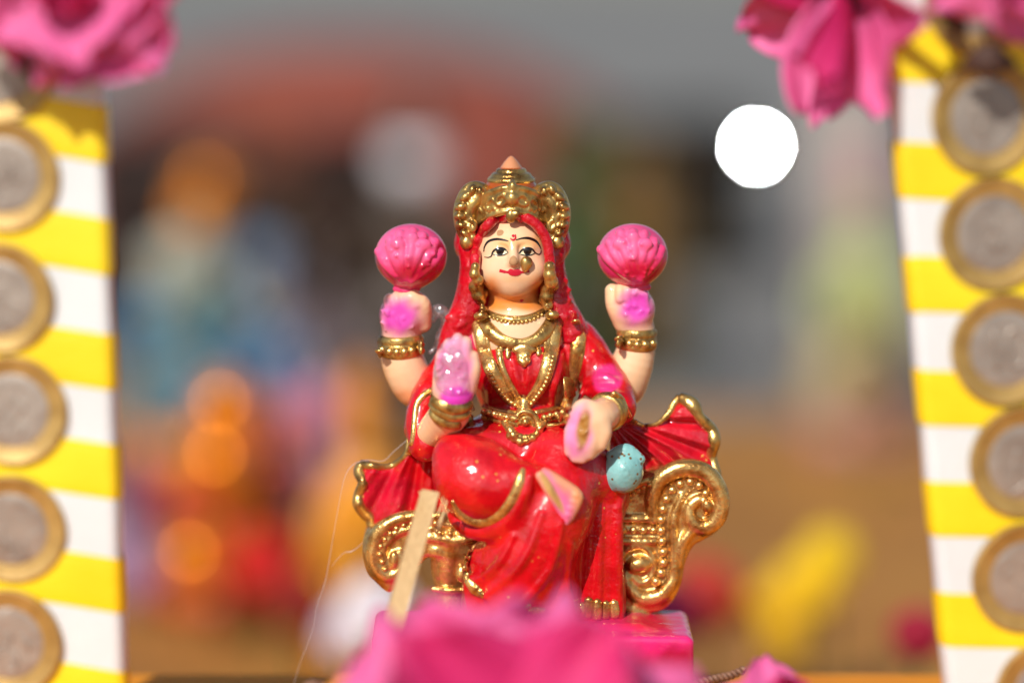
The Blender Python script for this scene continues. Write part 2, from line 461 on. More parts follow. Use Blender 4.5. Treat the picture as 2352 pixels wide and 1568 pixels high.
M['yellow_cloth'] = matte('yellow_ribbon', srgb(255, 226, 34), srgb(255, 212, 16), 30, .42, .25, bscale=1500)
M['coin_ring'] = matte('brass_ring', srgb(192, 158, 92), srgb(166, 132, 72), 160, .45, .1, .35, 900)
M['coin_steel'] = matte('steel_centre', srgb(178, 166, 154), srgb(156, 143, 132), 120, .42, .2, .45, 420)
M['petal'] = petalmat('pink_petal', srgb(236, 76, 156), srgb(246, 142, 196), srgb(240, 40, 124))
M['petal_dark'] = petalmat('shaded_crimson_petal', srgb(222, 30, 108), srgb(236, 70, 140), srgb(224, 12, 70))  # darker copy of the petal, shade of the flower's heart put into its crimson
M['thread'] = matte('twine', srgb(150, 110, 84), srgb(110, 76, 60), 400, .5, .3)
M['leaf'] = matte('dark_sepal', srgb(70, 44, 34), srgb(48, 30, 22), 60, .7, .2)
m, nt, b = new_mat('clear_glue'); M['glue'] = m      # clear hot-melt glue: a shiny film one sees through
tp = N(nt, 'BsdfTransparent', Color=(.99, .97, .985, 1)); gs = N(nt, 'BsdfGlossy', Roughness=.12); df = N(nt, 'BsdfDiffuse', Color=(.95, .86, .92, 1))
n2 = N(nt, 'TexNoise', Scale=520.0, Detail=2.0); nt.links.new(coords(nt), n2.inputs['Vector'])
bp = N(nt, 'Bump', Strength=.9, Distance=.001); nt.links.new(n2.outputs[0], bp.inputs['Height']); nt.links.new(bp.outputs[0], gs.inputs['Normal'])
m1 = N(nt, 'MixShader'); nt.links.new(ramp(nt, n2.outputs[0], [(.45, (.02, .02, .02, 1)), (.7, (.2, .2, .2, 1))]), m1.inputs[0]); nt.links.new(tp.outputs[0], m1.inputs[1]); nt.links.new(df.outputs[0], m1.inputs[2])
lw = N(nt, 'LayerWeight', Blend=.2); nt.links.new(bp.outputs[0], lw.inputs['Normal']); m2 = N(nt, 'MixShader')
nt.links.new(ramp(nt, lw.outputs['Facing'], [(.0, (.12, .12, .12, 1)), (1.0, (.5, .5, .5, 1))]), m2.inputs[0]); nt.links.new(m1.outputs[0], m2.inputs[1]); nt.links.new(gs.outputs[0], m2.inputs[2]); nt.links.new(m2.outputs[0], nt.nodes['Material Output'].inputs[0])
nt.nodes.remove(b)

# ------------------------------------------------------------------ the setting
def sheet(name, x0, x1, y0, y1, z, mat, nx=2, ny=2, fn=None):
    xs, ys = np.linspace(x0, x1, nx), np.linspace(y0, y1, ny)
    V = [(x, y, z + (fn(x, y) if fn else 0)) for y in ys for x in xs]
    F = [(j * nx + i, j * nx + i + 1, (j + 1) * nx + i + 1, (j + 1) * nx + i) for j in range(ny - 1) for i in range(nx - 1)]
    return mesh_obj(name, V, F, mat)
asph = matte('asphalt', (.235, .225, .205, 1), (.17, .165, .155, 1), 3, .85, .4, bscale=120)
g = sheet('ground', -60000, 60000, -6000, 120000, GROUND_Z, asph); tag(g, 'grey asphalt ground behind the stall', None, None, 'structure')
mat_cloth = matte('ochre_cloth', srgb(178, 122, 52), srgb(150, 98, 40), 6, .75, .3, bscale=500)
def fold(x, y): return 2.2 * math.sin(x * .012 + .8 * math.sin(y * .01)) + 1.6 * math.sin(y * .019 + x * .006)
cl = sheet('ground_cloth', -560, 720, 60, 1180, GROUND_Z + 7, mat_cloth, 60, 60, fold)
tag(cl, 'ochre cloth spread on the ground behind the figurine', None, None, 'structure')
# the cloth-covered plinth the figurine stands on
def rbox(x0, x1, y0, y1, z0, z1, b=3.0):
    V, F = [], []
    prof = [(0, z0), (0, z1 - b), (b * .3, z1 - b * .3), (b, z1)]
    for ins, z in prof:
        for (x, y) in ((x0 + ins, y0 + ins), (x1 - ins, y0 + ins), (x1 - ins, y1 - ins), (x0 + ins, y1 - ins)): V.append((x, y, z))
    for i in range(3):
        for k in range(4): F.append((i * 4 + k, i * 4 + (k + 1) % 4, i * 4 + 4 + (k + 1) % 4, i * 4 + 4 + k))
    F.append((12, 13, 14, 15)); F.append((3, 2, 1, 0))
    return np.array(V), F
plinth_m = matte('orange_cloth', srgb(238, 150, 20), srgb(220, 128, 14), 12, .7, .3, bscale=900)
pv, pf = rbox(-330, 330, -260, 41, GROUND_Z + 0.5, 0)
pl = mesh_obj('plinth', pv, pf, plinth_m, None, False)
tag(pl, 'low plinth covered in orange cloth under the red figurine', 'plinth')

# ------------------------------------------------------------------ the figurine
fig = empty('goddess_figurine', (0, 0, 0), 'glossy red and gold four-armed goddess figurine seated on a gold throne with pink base', 'figurine')
def px2(r): return r / 9.608
def box_of(px0, py0, px1, py1, y0, y1):
    a, b = P(px0, py1, 0), P(px1, py0, 0)
    return (a[0] - 3, y0, a[2] - 4), (b[0] + 3, y1, b[2] + 4)

# --- skin: head, neck, chest, four arms as one moulded mesh
sk = Vol(*box_of(850, 480, 1525, 1090, -24, 18), .3)
sk.ell(P(1176, 585, 7), (8.7, 9.3, 10.2))
sk.ell(P(1178, 627, 5.2), (6.9, 7.4, 5.6), 3)
sk.ell(P(1180, 655, 1.6), (2.3, 2.2, 2.0), 2.5)
sk.ell(P(1134, 622, 2.0), (3.0, 3.0, 3.0), 2.5); sk.ell(P(1222, 622, 2.0), (3.0, 3.0, 3.0), 2.5)
for ex in (1147, 1209):
    sk.ell(P(ex, 574, -1.9), (2.3, 1.4, 1.5), 1.0, sub=True)
    sk.ell(P(ex, 573, .3), (1.9, 1.6, 1.25), .6)
sk.tube([P(1178, 556, -1.1), P(1179, 580, -2.2), P(1180, 601, -3.3)], [.55, .75, 1.2], 1.3)
sk.ell(P(1171, 606, -1.9), (.8, .9, .7), .6); sk.ell(P(1189, 606, -1.9), (.8, .9, .7), .6)
sk.ell(P(1181, 622, -1.6), (2.0, 1.1, .5), .6); sk.ell(P(1181, 630, -1.5), (1.6, 1.1, .6), .6)
sk.tube([P(1180, 655, 9), P(1182, 735, 8)], [6.3, 6.5], 1.6)
sk.ell(P(1188, 775, 7.5), (12, 8.6, 8.5), 3)
# raised rear arms
sk.tube([P(1030, 880, 9), P(965, 893, 9), P(932, 846, 8), P(921, 795, 8), P(922, 758, 8)], [5.0, 5.2, 5.3, 5.0, 4.8], 0, n=17)
sk.ell(P(924, 722, 6.5), (5.6, 4.8, 5.3), 1.5, 8)
sk.tube([P(972, 744, 7), P(968, 700, 5), P(945, 684, 4)], [2.0, 2.3, 1.8], 1.2)
for i, (a, b) in enumerate(((893, 690), (912, 683), (931, 679), (951, 677))):
    sk.tube([P(a + 4, b + 22, 3.6), P(a, b, 4.2), P(a + 2, b - 6, 8)], [1.3, 1.35, 1.2], .5)
sk.ell(P(918, 728, 1.0), (3.2, 1.5, 3.0), 1.3, sub=True)
sk.tube([P(1370, 880, 9), P(1425, 893, 9), P(1448, 846, 8), P(1462, 795, 8), P(1462, 758, 8)], [5.0, 5.2, 5.2, 4.5, 4.4], 0, n=17)
sk.ell(P(1458, 710, 6.5), (4.9, 4.6, 5.2), 1.5, -8)
sk.tube([P(1432, 738, 7), P(1416, 700, 6), P(1406, 668, 6)], [2.6, 2.6, 1.8], 1.2)
for a, b in ((1425, 664), (1443, 664), (1461, 668), (1478, 677)):
    sk.tube([P(a, b + 22, 3.6), P(a, b, 4.2), P(a, b - 6, 8)], [1.3, 1.3, 1.2], .5)
sk.ell(P(1464, 706, 1.4), (3.0, 1.6, 3.2), 1.3, sub=True)
# front hand raised, palm out
sk.tube([P(985, 1000, -4), P(1010, 975, -8), P(1035, 945, -12), P(1040, 905, -14)], [3.6, 4.3, 4.7, 4.7], 0)
sk.ell(P(1043, 862, -15), (5.0, 3.0, 7.2), 2.0, -2)
for a, b, t in ((1013, 802, 1.4), (1030, 778, 1.45), (1051, 766, 1.5), (1070, 774, 1.45)):
    sk.tube([P(a + 1, 862, -16.4), P(a, b + 22, -17), P(a + 1, b + 8, -16.2)], [1.5, t, 1.1], .45)
sk.tube([P(1076, 892, -15), P(1089, 850, -16.5), P(1087, 818, -16.6)], [1.9, 1.6, 1.3], .7)
sk.ell(P(1038, 866, -19.3), (3.0, 1.6, 4.2), 1.4, sub=True)
# front hand lowered, palm out
sk.tube([P(1415, 935, -3), P(1396, 945, -10), P(1378, 955, -15), P(1358, 962, -16.5)], [3.6, 3.9, 3.9, 3.6], 0)
sk.ell(P(1348, 984, -17.2), (4.5, 2.9, 7.2), 1.6, 8)
for a, b, c_, d_ in ((1312, 990, 1308, 1036), (1327, 995, 1321, 1050), (1344, 995, 1337, 1052), (1361, 990, 1354, 1042)):
    sk.tube([P(a, b, -18.0), P((a + c_) / 2, (b + d_) / 2, -18.6), P(c_, d_, -18.2)], [1.7, 1.6, 1.3], 1.0)
sk.tube([P(1378, 966, -17.6), P(1389, 992, -18), P(1382, 1020, -17.8)], [1.9, 1.7, 1.3], 1.2)
sk.ell(P(1334, 990, -21.6), (1.8, 1.6, 4.6), 1.0, 8, sub=True)
rp = random.Random(12)
for cx_, cy_, rx_, ry_ in ((914, 726, 34, 28), (1464, 704, 28, 30), (1040, 850, 34, 60), (1338, 985, 14, 46)):
    for k_ in range(9):
        g_ = surf(cx_ + rp.uniform(-rx_, rx_), cy_ + rp.uniform(-ry_, ry_), [sk]); g2 = g_ + [rp.uniform(-1.3, 1.3), .1, rp.uniform(-1.3, 1.3)]
        sk.tube([g_, g2], [.35, .25], .5)
V, F = sk.mesh()
dk = srgb(232, 150, 84, .8)
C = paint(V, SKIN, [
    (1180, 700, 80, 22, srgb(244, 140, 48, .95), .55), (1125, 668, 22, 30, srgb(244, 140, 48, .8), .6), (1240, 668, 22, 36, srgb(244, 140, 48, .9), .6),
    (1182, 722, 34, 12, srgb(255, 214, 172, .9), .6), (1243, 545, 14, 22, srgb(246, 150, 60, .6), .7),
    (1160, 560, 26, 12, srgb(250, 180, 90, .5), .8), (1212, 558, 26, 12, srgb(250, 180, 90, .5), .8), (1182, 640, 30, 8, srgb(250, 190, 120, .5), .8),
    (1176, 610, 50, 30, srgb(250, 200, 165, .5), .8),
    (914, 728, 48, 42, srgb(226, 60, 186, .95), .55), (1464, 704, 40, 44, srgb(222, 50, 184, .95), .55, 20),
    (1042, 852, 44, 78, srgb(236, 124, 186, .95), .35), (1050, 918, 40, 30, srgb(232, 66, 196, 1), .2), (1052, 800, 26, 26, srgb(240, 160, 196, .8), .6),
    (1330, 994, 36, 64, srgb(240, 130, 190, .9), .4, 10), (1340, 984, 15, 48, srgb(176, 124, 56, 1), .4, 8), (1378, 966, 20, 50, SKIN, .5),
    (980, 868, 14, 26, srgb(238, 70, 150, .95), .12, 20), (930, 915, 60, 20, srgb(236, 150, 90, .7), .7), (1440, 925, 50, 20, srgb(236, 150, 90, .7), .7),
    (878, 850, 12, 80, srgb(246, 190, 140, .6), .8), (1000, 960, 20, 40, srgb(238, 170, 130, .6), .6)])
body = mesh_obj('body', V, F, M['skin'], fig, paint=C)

# --- red saree: bodice, lap, legs, pleats
rd = Vol(*box_of(925, 700, 1450, 1445, -33, 22), .34)
rd.ell(P(1198, 858, 8.5), (11.8, 9.5, 14.5))
rd.ell(P(1150, 852, 3), (5.6, 6, 6.2), 4); rd.ell(P(1246, 852, 3), (5.6, 6, 6.2), 4)
rd.tube([P(1065, 800, 10), P(1090, 765, 11), P(1190, 755, 13), P(1310, 768, 11), P(1345, 805, 9)], [4.6, 4.4, 4, 4.4, 4.6], 3)
rd.tube([P(1325, 790, 8), P(1372, 850, 6), P(1405, 902, 2), P(1418, 935, -3)], [5.0, 5.2, 5.2, 4.6], 2.5)
rd.tube([P(1075, 790, 8), P(1030, 850, 6), P(980, 915, 3), P(962, 985, 1)], [5.0, 4.8, 4.0, 3.6], 2.5)
rd.tube([P(985, 905, 1), P(965, 960, -2), P(978, 1020, -4)], [3.6, 3.4, 4.2], 1.5)
rd.ell(P(1205, 1010, 1), (17, 11.5, 7.6), 3)
# crossed leg
rd.tube([P(1262, 1040, -3), P(1160, 1038, -6), P(1072, 1036, -8)], [7.4, 6.6, 5.8], 2)
rd.tube([P(1052, 1052, -13), P(1094, 1100, -14), P(1146, 1115, -16), P(1192, 1102, -19), P(1236, 1094, -20.5)], [6.2, 9.8, 8.2, 4.6, 2.0], .5, n=25)
rd.tube([P(1034, 1160, -13), P(1052, 1196, -14), P(1092, 1220, -17), P(1138, 1214, -20), P(1178, 1182, -22), P(1204, 1132, -23), P(1216, 1094, -23)], [1.2, 1.9, 2.1, 2.1, 1.9, 1.6, .9], 1.0, n=30)
# hanging leg under the saree
rd.tube([P(1290, 1070, -8), P(1262, 1170, -13), P(1210, 1280, -14), P(1185, 1385, -13)], [9.5, 10.5, 10.5, 10.5], 3, sq=1.0)
rd.tube([P(1130, 1290, -10), P(1115, 1385, -11)], [6.0, 5.6], 4)
rd.tube([P(1270, 1250, -9), P(1262, 1390, -10)], [6.5, 7.5], 3)
rd.tube([P(1310, 1070, -8), P(1375, 1095, -6), P(1395, 1140, -4)], [7.0, 6.4, 5.5], 3)
rd.slab(pxy([(1320, 1120), (1424, 1115), (1428, 1250), (1430, 1420), (1320, 1420)], -4), -3, 5, 2.0)
for i, (a, b, y, r) in enumerate(((1332, 1322, -9.5, 1.9), (1352, 1345, -10.2, 1.5), (1372, 1368, -10, 1.8), (1392, 1390, -9.4, 1.4), (1412, 1413, -8.8, 1.9))):
    rd.tube([P(a + 10, 1092, y + 5), P(a + 6, 1140, y + 1), P(a + 2, 1210, y), P(b, 1415, y)], [r * .5, r * .8, r, r * 1.15], .5)
# drape folds over the hanging leg and the bodice
for a, b, c_, r in (((1245, 1180), (1200, 1290), (1120, 1370), .8), ((1290, 1200), (1260, 1310), (1190, 1395), .7), ((1310, 1250), (1300, 1330), (1270, 1400), .8), ((1180, 1230), (1140, 1300), (1085, 1345), .8)):
    p = [surf(*q, [rd]) for q in (a, b, c_)]; rd.tube(p, [r * .6, r * 1.3, r * 1.3], 1.1)
for a, b, c_ in (((1320, 800), (1312, 870), (1300, 930)), ((1350, 830), (1345, 880), (1330, 920)), ((1130, 830), (1128, 880), (1126, 925)), ((1290, 810), (1275, 880), (1268, 930)), ((1215, 830), (1212, 870), (1210, 905)), ((1180, 830), (1188, 870), (1196, 900))):
    p = [surf(*q, [rd]) for q in (a, b, c_)]; rd.tube(p, [.4, .8, .5], 1.3)
for a, b, c_ in (((1350, 905), (1385, 895), (1418, 905)), ((1345, 880), (1380, 868), (1410, 872))):
    p = [surf(*q, [rd]) for q in (a, b, c_)]; rd.tube(p, [.5, .9, .6], 1.3)
# feet end: round hem blob
rd.slab(pxy([(1066, 1335), (1100, 1300), (1280, 1300), (1318, 1425), (1200, 1432), (1100, 1420)], -10), -9, 9, 2.0)
V, F = rd.mesh()
C = paint(V, RED, [(1395, 870, 34, 34, srgb(240, 52, 128, 1), .2), (1072, 770, 40, 30, srgb(236, 52, 120, .9), .4, -30), (1210, 1010, 110, 18, srgb(226, 40, 52, .7), .6),
                   (1380, 1110, 26, 60, srgb(205, 20, 45, .6), .5), (1060, 1040, 70, 60, srgb(232, 22, 36, .7), .6)])
mesh_obj('saree', V, F, M['red'], fig, paint=C)

# --- saree wings spread over the throne
wg = Vol(*box_of(805, 870, 1060, 1250, -8, 16), .32)
L = [(962, 905), (938, 930), (944, 1000), (930, 1048), (884, 1072), (838, 1060), (820, 1072), (832, 1112), (818, 1150), (840, 1182), (850, 1225), (930, 1240), (1040, 1240), (1050, 1000), (985, 930)]
o1 = P(985, 900, 3)
def wave(o, f, a, ph=0):
    def fn(x, z):
        t = np.arctan2(z - o[2], x - o[0]); r = np.hypot(x - o[0], z - o[2]); return a * (np.sin(f * t + ph + r * .06 + 1.3 * np.sin(3.1 * t + r * .11)) + .35 * np.sin(f * 1.9 * t + 2 * ph + r * .1)) * np.clip(r / 12, 0, 1)
    return fn
wg.slab(pxy(L, 4), 4, 2.6, 0, 1.6, wave(o1, 25, .95))
V, F = wg.mesh(); C = paint(V, RED, [(880, 1130, 60, 50, srgb(224, 20, 58, .8), .6)])
mesh_obj('saree_wing', V, F, M['red'], fig, paint=C)
wr = Vol(*box_of(1395, 895, 1680, 1240, -8, 18), .32)
R = [(1425, 905), (1440, 945), (1478, 976), (1520, 968), (1546, 934), (1562, 910), (1600, 930), (1625, 968), (1644, 1000), (1640, 1050), (1652, 1100), (1664, 1150), (1600, 1180), (1480, 1160), (1415, 1120), (1400, 1000)]
o2 = P(1395, 960, 3)
wr.slab(pxy(R, 5), 5, 2.8, 0, 1.6, wave(o2, 24, 1.05, 1.0))
V, F = wr.mesh(); C = paint(V, RED, [(1560, 1010, 80, 60, srgb(214, 26, 48, .8), .6)])
mesh_obj('saree_wing', V, F, M['red'], fig, paint=C)

# --- throne arms
tr = Vol(*box_of(1405, 1050, 1680, 1430, -12, 18), .3)
TR = [(1418, 1130), (1470, 1082), (1520, 1068), (1575, 1060), (1632, 1086), (1666, 1146), (1652, 1204), (1612, 1232), (1590, 1246), (1572, 1284), (1562, 1334), (1535, 1380), (1498, 1396), (1450, 1384), (1425, 1400), (1418, 1260)]
tr.slab(pxy(TR, 2), 4, 7.5, 0, 2.0)
def T(path, r, k=.7, y=-3.6, vol=tr): vol.tube(Q(path, y), r, k, n=5 * len(path))
T([(1424, 1152), (1448, 1118), (1500, 1098), (1510, 1084)], [.9, 1.1, 1.0, .6])
T([(1502, 1192), (1498, 1142), (1518, 1098), (1570, 1074), (1624, 1088), (1652, 1134), (1650, 1184), (1620, 1210), (1588, 1196), (1584, 1166), (1606, 1146), (1630, 1156), (1626, 1174)], [1.3, 1.7, 2.1, 2.3, 2.3, 2.3, 2.2, 2.0, 1.7, 1.4, 1.2, 1.1, .9])
tr.ell(P(1624, 1162, -5.0), (1.4, 1.2, 1.6), .4)
T([(1566, 1138), (1548, 1190), (1548, 1262), (1546, 1326), (1516, 1366), (1474, 1372), (1444, 1346), (1438, 1316)], [.7, 1.0, 1.1, 1.3, 1.8, 1.8, 1.4, .9])
T([(1592, 1212), (1566, 1250), (1562, 1296)], [1.2, 1.2, .5])
T([(1420, 1190), (1500, 1192)], [1.0, 1.0]); T([(1420, 1242), (1504, 1243)], [1.0, .9]); T([(1420, 1216), (1500, 1216)], [.7, .7], .4, -3.2)
T([(1428, 1290), (1440, 1262), (1474, 1254), (1498, 1276), (1504, 1308)], [.6, .8, .8, .8, .5])
tr.ell(P(1468, 1294, -3.4), (3.3, 2.6, 2.3), .5, 10); T([(1452, 1322), (1470, 1338), (1492, 1330), (1500, 1310)], [.7, .9, .8, .5])
tr.tube([P(1450, 1395, 0), P(1462, 1440, 0)], [4.2, 5.0], 1)
V, F = tr.mesh()
throne_r = mesh_obj('throne_arm', V, F, M['gold'], fig)
bp_ = catmull([(1620, 1132), (1600, 1110), (1574, 1106), (1548, 1120), (1530, 1146), (1520, 1180), (1518, 1215), (1521, 1252), (1523, 1290), (1515, 1322), (1496, 1346)], 200)
def beads_along(path, step, r, parent, mat, vols, lift=.2, r2=None):
    acc = 0; last = None; out = []
    L_ = np.r_[0, np.cumsum(np.linalg.norm(np.diff(path, axis=0), axis=1))]; n = int(L_[-1] / step)
    for i in range(n + 1):
        s = L_[-1] * i / max(n, 1); x, y = np.interp(s, L_, path[:, 0]), np.interp(s, L_, path[:, 1])
        p = surf(x, y, vols); p[1] -= lift; rr = r if r2 is None else r + (r2 - r) * i / max(n, 1)
        bead(parent, p, rr * random.uniform(.93, 1.07), mat)
acc = 0
for i_, (a_, b_) in enumerate(bp_):
    if i_ and acc < 21.5: acc += math.hypot(a_ - bp_[i_ - 1][0], b_ - bp_[i_ - 1][1]); continue
    acc = 0; bead(throne_r, P(a_, b_, -4.0), 1.0 + .25 * i_ / 200, M['gold'], sq=(1, .9, 1))
beads_along(np.array([(1432., 1216), (1500, 1216)]), 19, 1.0, throne_r, M['gold'], [tr], .1)
beads_along(np.array([(1440., 1158), (1452, 1138), (1470, 1122), (1492, 1112)]), 12, .6, throne_r, M['gold'], [tr], .1)
beads_along(catmull([(1566, 1150), (1590, 1122), (1612, 1118)], 30), 9, .35, throne_r, M['gold'], [tr], .1)

tl = Vol(*box_of(820, 1150, 1135, 1480, -12, 18), .3)
TL = [(852, 1204), (834, 1244), (842, 1300), (862, 1326), (898, 1352), (930, 1322), (965, 1290), (1000, 1270), (1120, 1300), (1120, 1180), (1000, 1165), (920, 1180)]
tl.slab(pxy(TL, 2), 4, 7.5, 0, 2.0)
T([(1010, 1186), (930, 1188), (878, 1214), (856, 1262), (868, 1306), (898, 1322), (922, 1300), (918, 1268)], [1.5, 1.7, 1.9, 1.9, 1.8, 1.5, 1.2, .8], vol=tl)
T([(1000, 1214), (930, 1216), (894, 1236), (880, 1268), (886, 1296), (900, 1300)], [.7, 1.0, 1.2, 1.2, 1.2, .9], vol=tl)
tl.ell(P(905, 1285, -4), (1.3, 1.2, 2.3), .5)
T([(996, 1200), (1040, 1206), (1082, 1202)], [.8, .8, .8], vol=tl); T([(985, 1232), (1040, 1240), (1084, 1236)], [1.2, 1.3, 1.2], vol=tl)
for px_, py_ in ((1010, 1222), (1034, 1224), (1058, 1222)): tl.ell(P(px_, py_, -4), (.9, 1, .7), .4)
tl.tube([P(1040, 1250, 1), P(1030, 1300, 1), P(1032, 1345, 1), P(1036, 1400, 1), P(1036, 1450, 1)], [5.4, 4.3, 3.6, 4.2, 4.6], 1.2)
for py_ in (1268, 1352): tl.tube(Q([(996, py_), (1036, py_ + 4), (1072, py_)], -3), [.8, .9, .8], .6)
tl.ell(P(1060, 1318, -4), (1.5, 1.3, 2.2), .5); tl.ell(P(1004, 1262, -2), (2.3, 2, 1.8), .8)
V, F = tl.mesh()
throne_l = mesh_obj('throne_arm', V, F, M['gold'], fig)
beads_along(catmull([(1000, 1200), (935, 1203), (898, 1222), (872, 1262), (884, 1306)], 60), 17, .7, throne_l, M['gold'], [tl], .1)

# --- pedestal
pd = Vol((-38, -34, -1), (48, 30, 30), .5)
pd.slab(pxy([(852, 1474), (862, 1464), (1220, 1461), (1580, 1463), (1595, 1473), (1595, 1560), (1594, 1700), (852, 1700)], -22), -9, 13, 0, 1.4, smooth=0)
pd.slab(pxy([(975, 1440), (1000, 1425), (1470, 1418), (1496, 1436), (1560, 1462), (930, 1465)], -8), -6, 9, 3, 1.0, smooth=0)
V, F = pd.mesh(); V[:, 2] = np.maximum(V[:, 2], 0.2)
C = paint(V, srgb(236, 40, 120), [(1490, 1425, 90, 22, srgb(228, 30, 60, .9), .5), (1555, 1540, 60, 56, srgb(170, 12, 40, .85), .4), (1200, 1540, 340, 50, srgb(190, 14, 50, .7), .4)])  # dark crimson shading of the front face is put into the colour
mesh_obj('pedestal', V, F, M['pinkpaint'], fig, paint=C)
SURF[:] = [sk, rd, wg, wr, tr, tl]

# --- bare foot of the crossed leg
ft = Vol(*box_of(1215, 1060, 1360, 1220, -30, -8), .28)
ft.slab(pxy([(1236, 1096), (1252, 1074), (1300, 1100), (1338, 1130), (1332, 1165), (1303, 1206), (1288, 1190), (1262, 1145)], -21), -21, 2.4, 0, 1.5, smooth=3)
ft.tube([P(1240, 1092, -23.0), P(1266, 1132, -23.4), P(1292, 1184, -22.6)], [1.1, 1.3, .6], .6)
for i in range(4): ft.tube([P(1322 - 6 * i, 1136 + 15 * i, -23), P(1331 - 7 * i, 1142 + 15 * i, -22.2)], [.8, .8], .5)
ft.ell(P(1296, 1140, -24.6), (2.0, 1.0, 3.6), .8, 30, sub=True)
V, F = ft.mesh()
C = paint(V, srgb(238, 160, 120), [(1290, 1170, 26, 44, srgb(236, 90, 160, .8), .5), (1268, 1120, 16, 60, srgb(240, 120, 170, .7), .5, -30), (1264, 1124, 9, 56, srgb(206, 160, 84, .95), .4, -31), (1335, 1128, 14, 30, srgb(250, 170, 110, .7), .6)])
mesh_obj('foot', V, F, M['skin'], fig, paint=C)
# --- teal pot beside the hand
tq = Vol(*box_of(1375, 1005, 1490, 1140, -22, 4), .28)
tq.ell(P(1432, 1080, -10), (4.8, 4.4, 5.4)); tq.tube(Q([(1404, 1046), (1438, 1034), (1470, 1054)], -10.5), [1.3, 1.7, 1.3], .4)
tq.tube(Q([(1398, 1112), (1402, 1090)], -9), [2.0, 2.6], 1.5)
tq.tube(Q([(1442, 1082), (1436, 1074), (1428, 1082), (1434, 1092), (1442, 1088)], -14.2), [.3] * 5, .3)
V, F = tq.mesh(); mesh_obj('water_pot', V, F, M['teal'], fig)

# --- veil of red hair behind the head, and the hairline
vl = Vol(*box_of(995, 470, 1385, 880, -6, 24), .32)
vl.ell(P(1176, 560, 12), (9.8, 8.5, 11.0))
vl.tube([P(1080, 560, 7), P(1086, 620, 7), P(1078, 700, 7), P(1050, 770, 7), P(1035, 830, 7)], [3.0, 3.2, 4.0, 4.2, 3.6], 1.5)
vl.tube([P(1272, 560, 7), P(1268, 620, 7), P(1282, 700, 7), P(1312, 760, 7), P(1340, 810, 7)], [3.0, 3.2, 4.0, 4.2, 3.6], 1.5)
vl.tube([P(1100, 640, 12), P(1085, 780, 11)], [5, 5.5], 2); vl.tube([P(1255, 640, 12), P(1285, 780, 11)], [5, 5.5], 2)
vl.slab(pxy([(1112, 430), (1080, 426), (1056, 452), (1048, 500), (1054, 570), (1076, 604), (1112, 600)], 8), 8.5, 2.2, .5, 1.2)
vl.slab(pxy([(1240, 430), (1272, 426), (1296, 452), (1304, 500), (1300, 570), (1276, 604), (1240, 600)], 8), 8.5, 2.2, .5, 1.2)
vl.ell(P(1073, 560, 9), (3.2, 3, 4.2), 1); vl.ell(P(1281, 560, 9), (3.2, 3, 4.2), 1)
random.seed(3)
for i in range(26):
    s = random.choice((-1, 1)); t = random.random(); cx = 1176 + s * (88 + 62 * t + random.uniform(-16, 22)); cy = 600 + 210 * t
    p = surf(cx, cy, [vl], 8); vl.ell(p, (random.uniform(.6, 1.1), .45, random.uniform(.4, .8)), .8)
vl.tube(on([(1091, 640), (1092, 590), (1101, 546), (1130, 509), (1166, 494)], 0, [sk]), [.9] + [1.3] * 28 + [.9], .6, n=30)
vl.tube(on([(1188, 494), (1224, 509), (1252, 544), (1262, 590), (1264, 640)], 0, [sk]), [.9] + [1.3] * 28 + [.9], .6, n=30)
V, F = vl.mesh(1); mesh_obj('veil', V, F, M['veil'], fig)

# --- crown
cr = Vol(*box_of(1035, 350, 1312, 615, -8, 26), .26)
def ring(c, rx, ry, r, k=.5, a0=180, a1=360, lift=0, n=28, vol=cr, dip=0.0):
    pts = []
    for t in np.linspace(a0, a1, n):
        w = math.radians(t); pts.append((c[0] + rx * math.cos(w), c[1] + ry * math.sin(w), c[2] + dip * (1 + math.sin(w)) * -1))
    vol.tube(pts, [r] * n, k, n=n)
hc = P(1176, 447, 10)
# tiara band: a curved wall, higher in the middle
def tiara(X, Y, Z):
    x, y, z = X - hc[0], Y - hc[1], Z - hc[2]
    rad = np.sqrt((x / 8.9) ** 2 + (y / 10.6) ** 2) * 8.9
    zc = -0.1 - 0.052 * x * x
    wall = np.abs(rad - 8.3 - (z - zc) * .02) - .75
    return np.maximum(np.maximum(wall, np.abs(z - zc) - 2.9), y - 3)
cr.put(tiara, hc + np.array([-11, -13, -9]), hc + np.array([11, 6, 6]), 0)
def band(zoff, r, rad=8.75):
    pts = []
    for t in np.linspace(192, 348, 30):
        w = math.radians(t); x = rad * math.cos(w); pts.append((hc[0] + x, hc[1] + rad * 1.19 * math.sin(w), hc[2] + zoff - .1 - .052 * x * x))
    cr.tube(pts, [r] * 30, .4, n=30); return pts
band(-2.9, .75); band(2.9, .6); band(-1.6, .3)
def onband(ang, zoff, rad=9.0):
    w = math.radians(ang); x = rad * math.cos(w); return np.array([hc[0] + x, hc[1] + rad * 1.19 * math.sin(w), hc[2] + zoff - .1 - .052 * x * x])
cr.ell(onband(270, .2), (1.7, 1.6, 1.8), .25)
for s in (-1, 1):
    for k_ in range(10):   # rosette ring round the middle stud, spirals beside it
        w = 2 * math.pi * k_ / 10
    cr.tube([onband(270 + s * 16 + 8 * math.cos(w), .1 + 1.2 * math.sin(w)) for w in np.linspace(0, 5.6, 14)], [.55] * 14, .15, n=26)
    cr.tube([onband(270 + s * 34 + 7 * math.cos(w), -.1 + 1.2 * math.sin(w)) for w in np.linspace(0, 5.6, 14)], [.5] * 14, .15, n=26)
    for a in (46, 54, 62): cr.ell(onband(270 + s * a, -.3), (.6, .6, .6), .2); cr.ell(onband(270 + s * (a - 20), -1.7), (.5, .5, .5), .2)
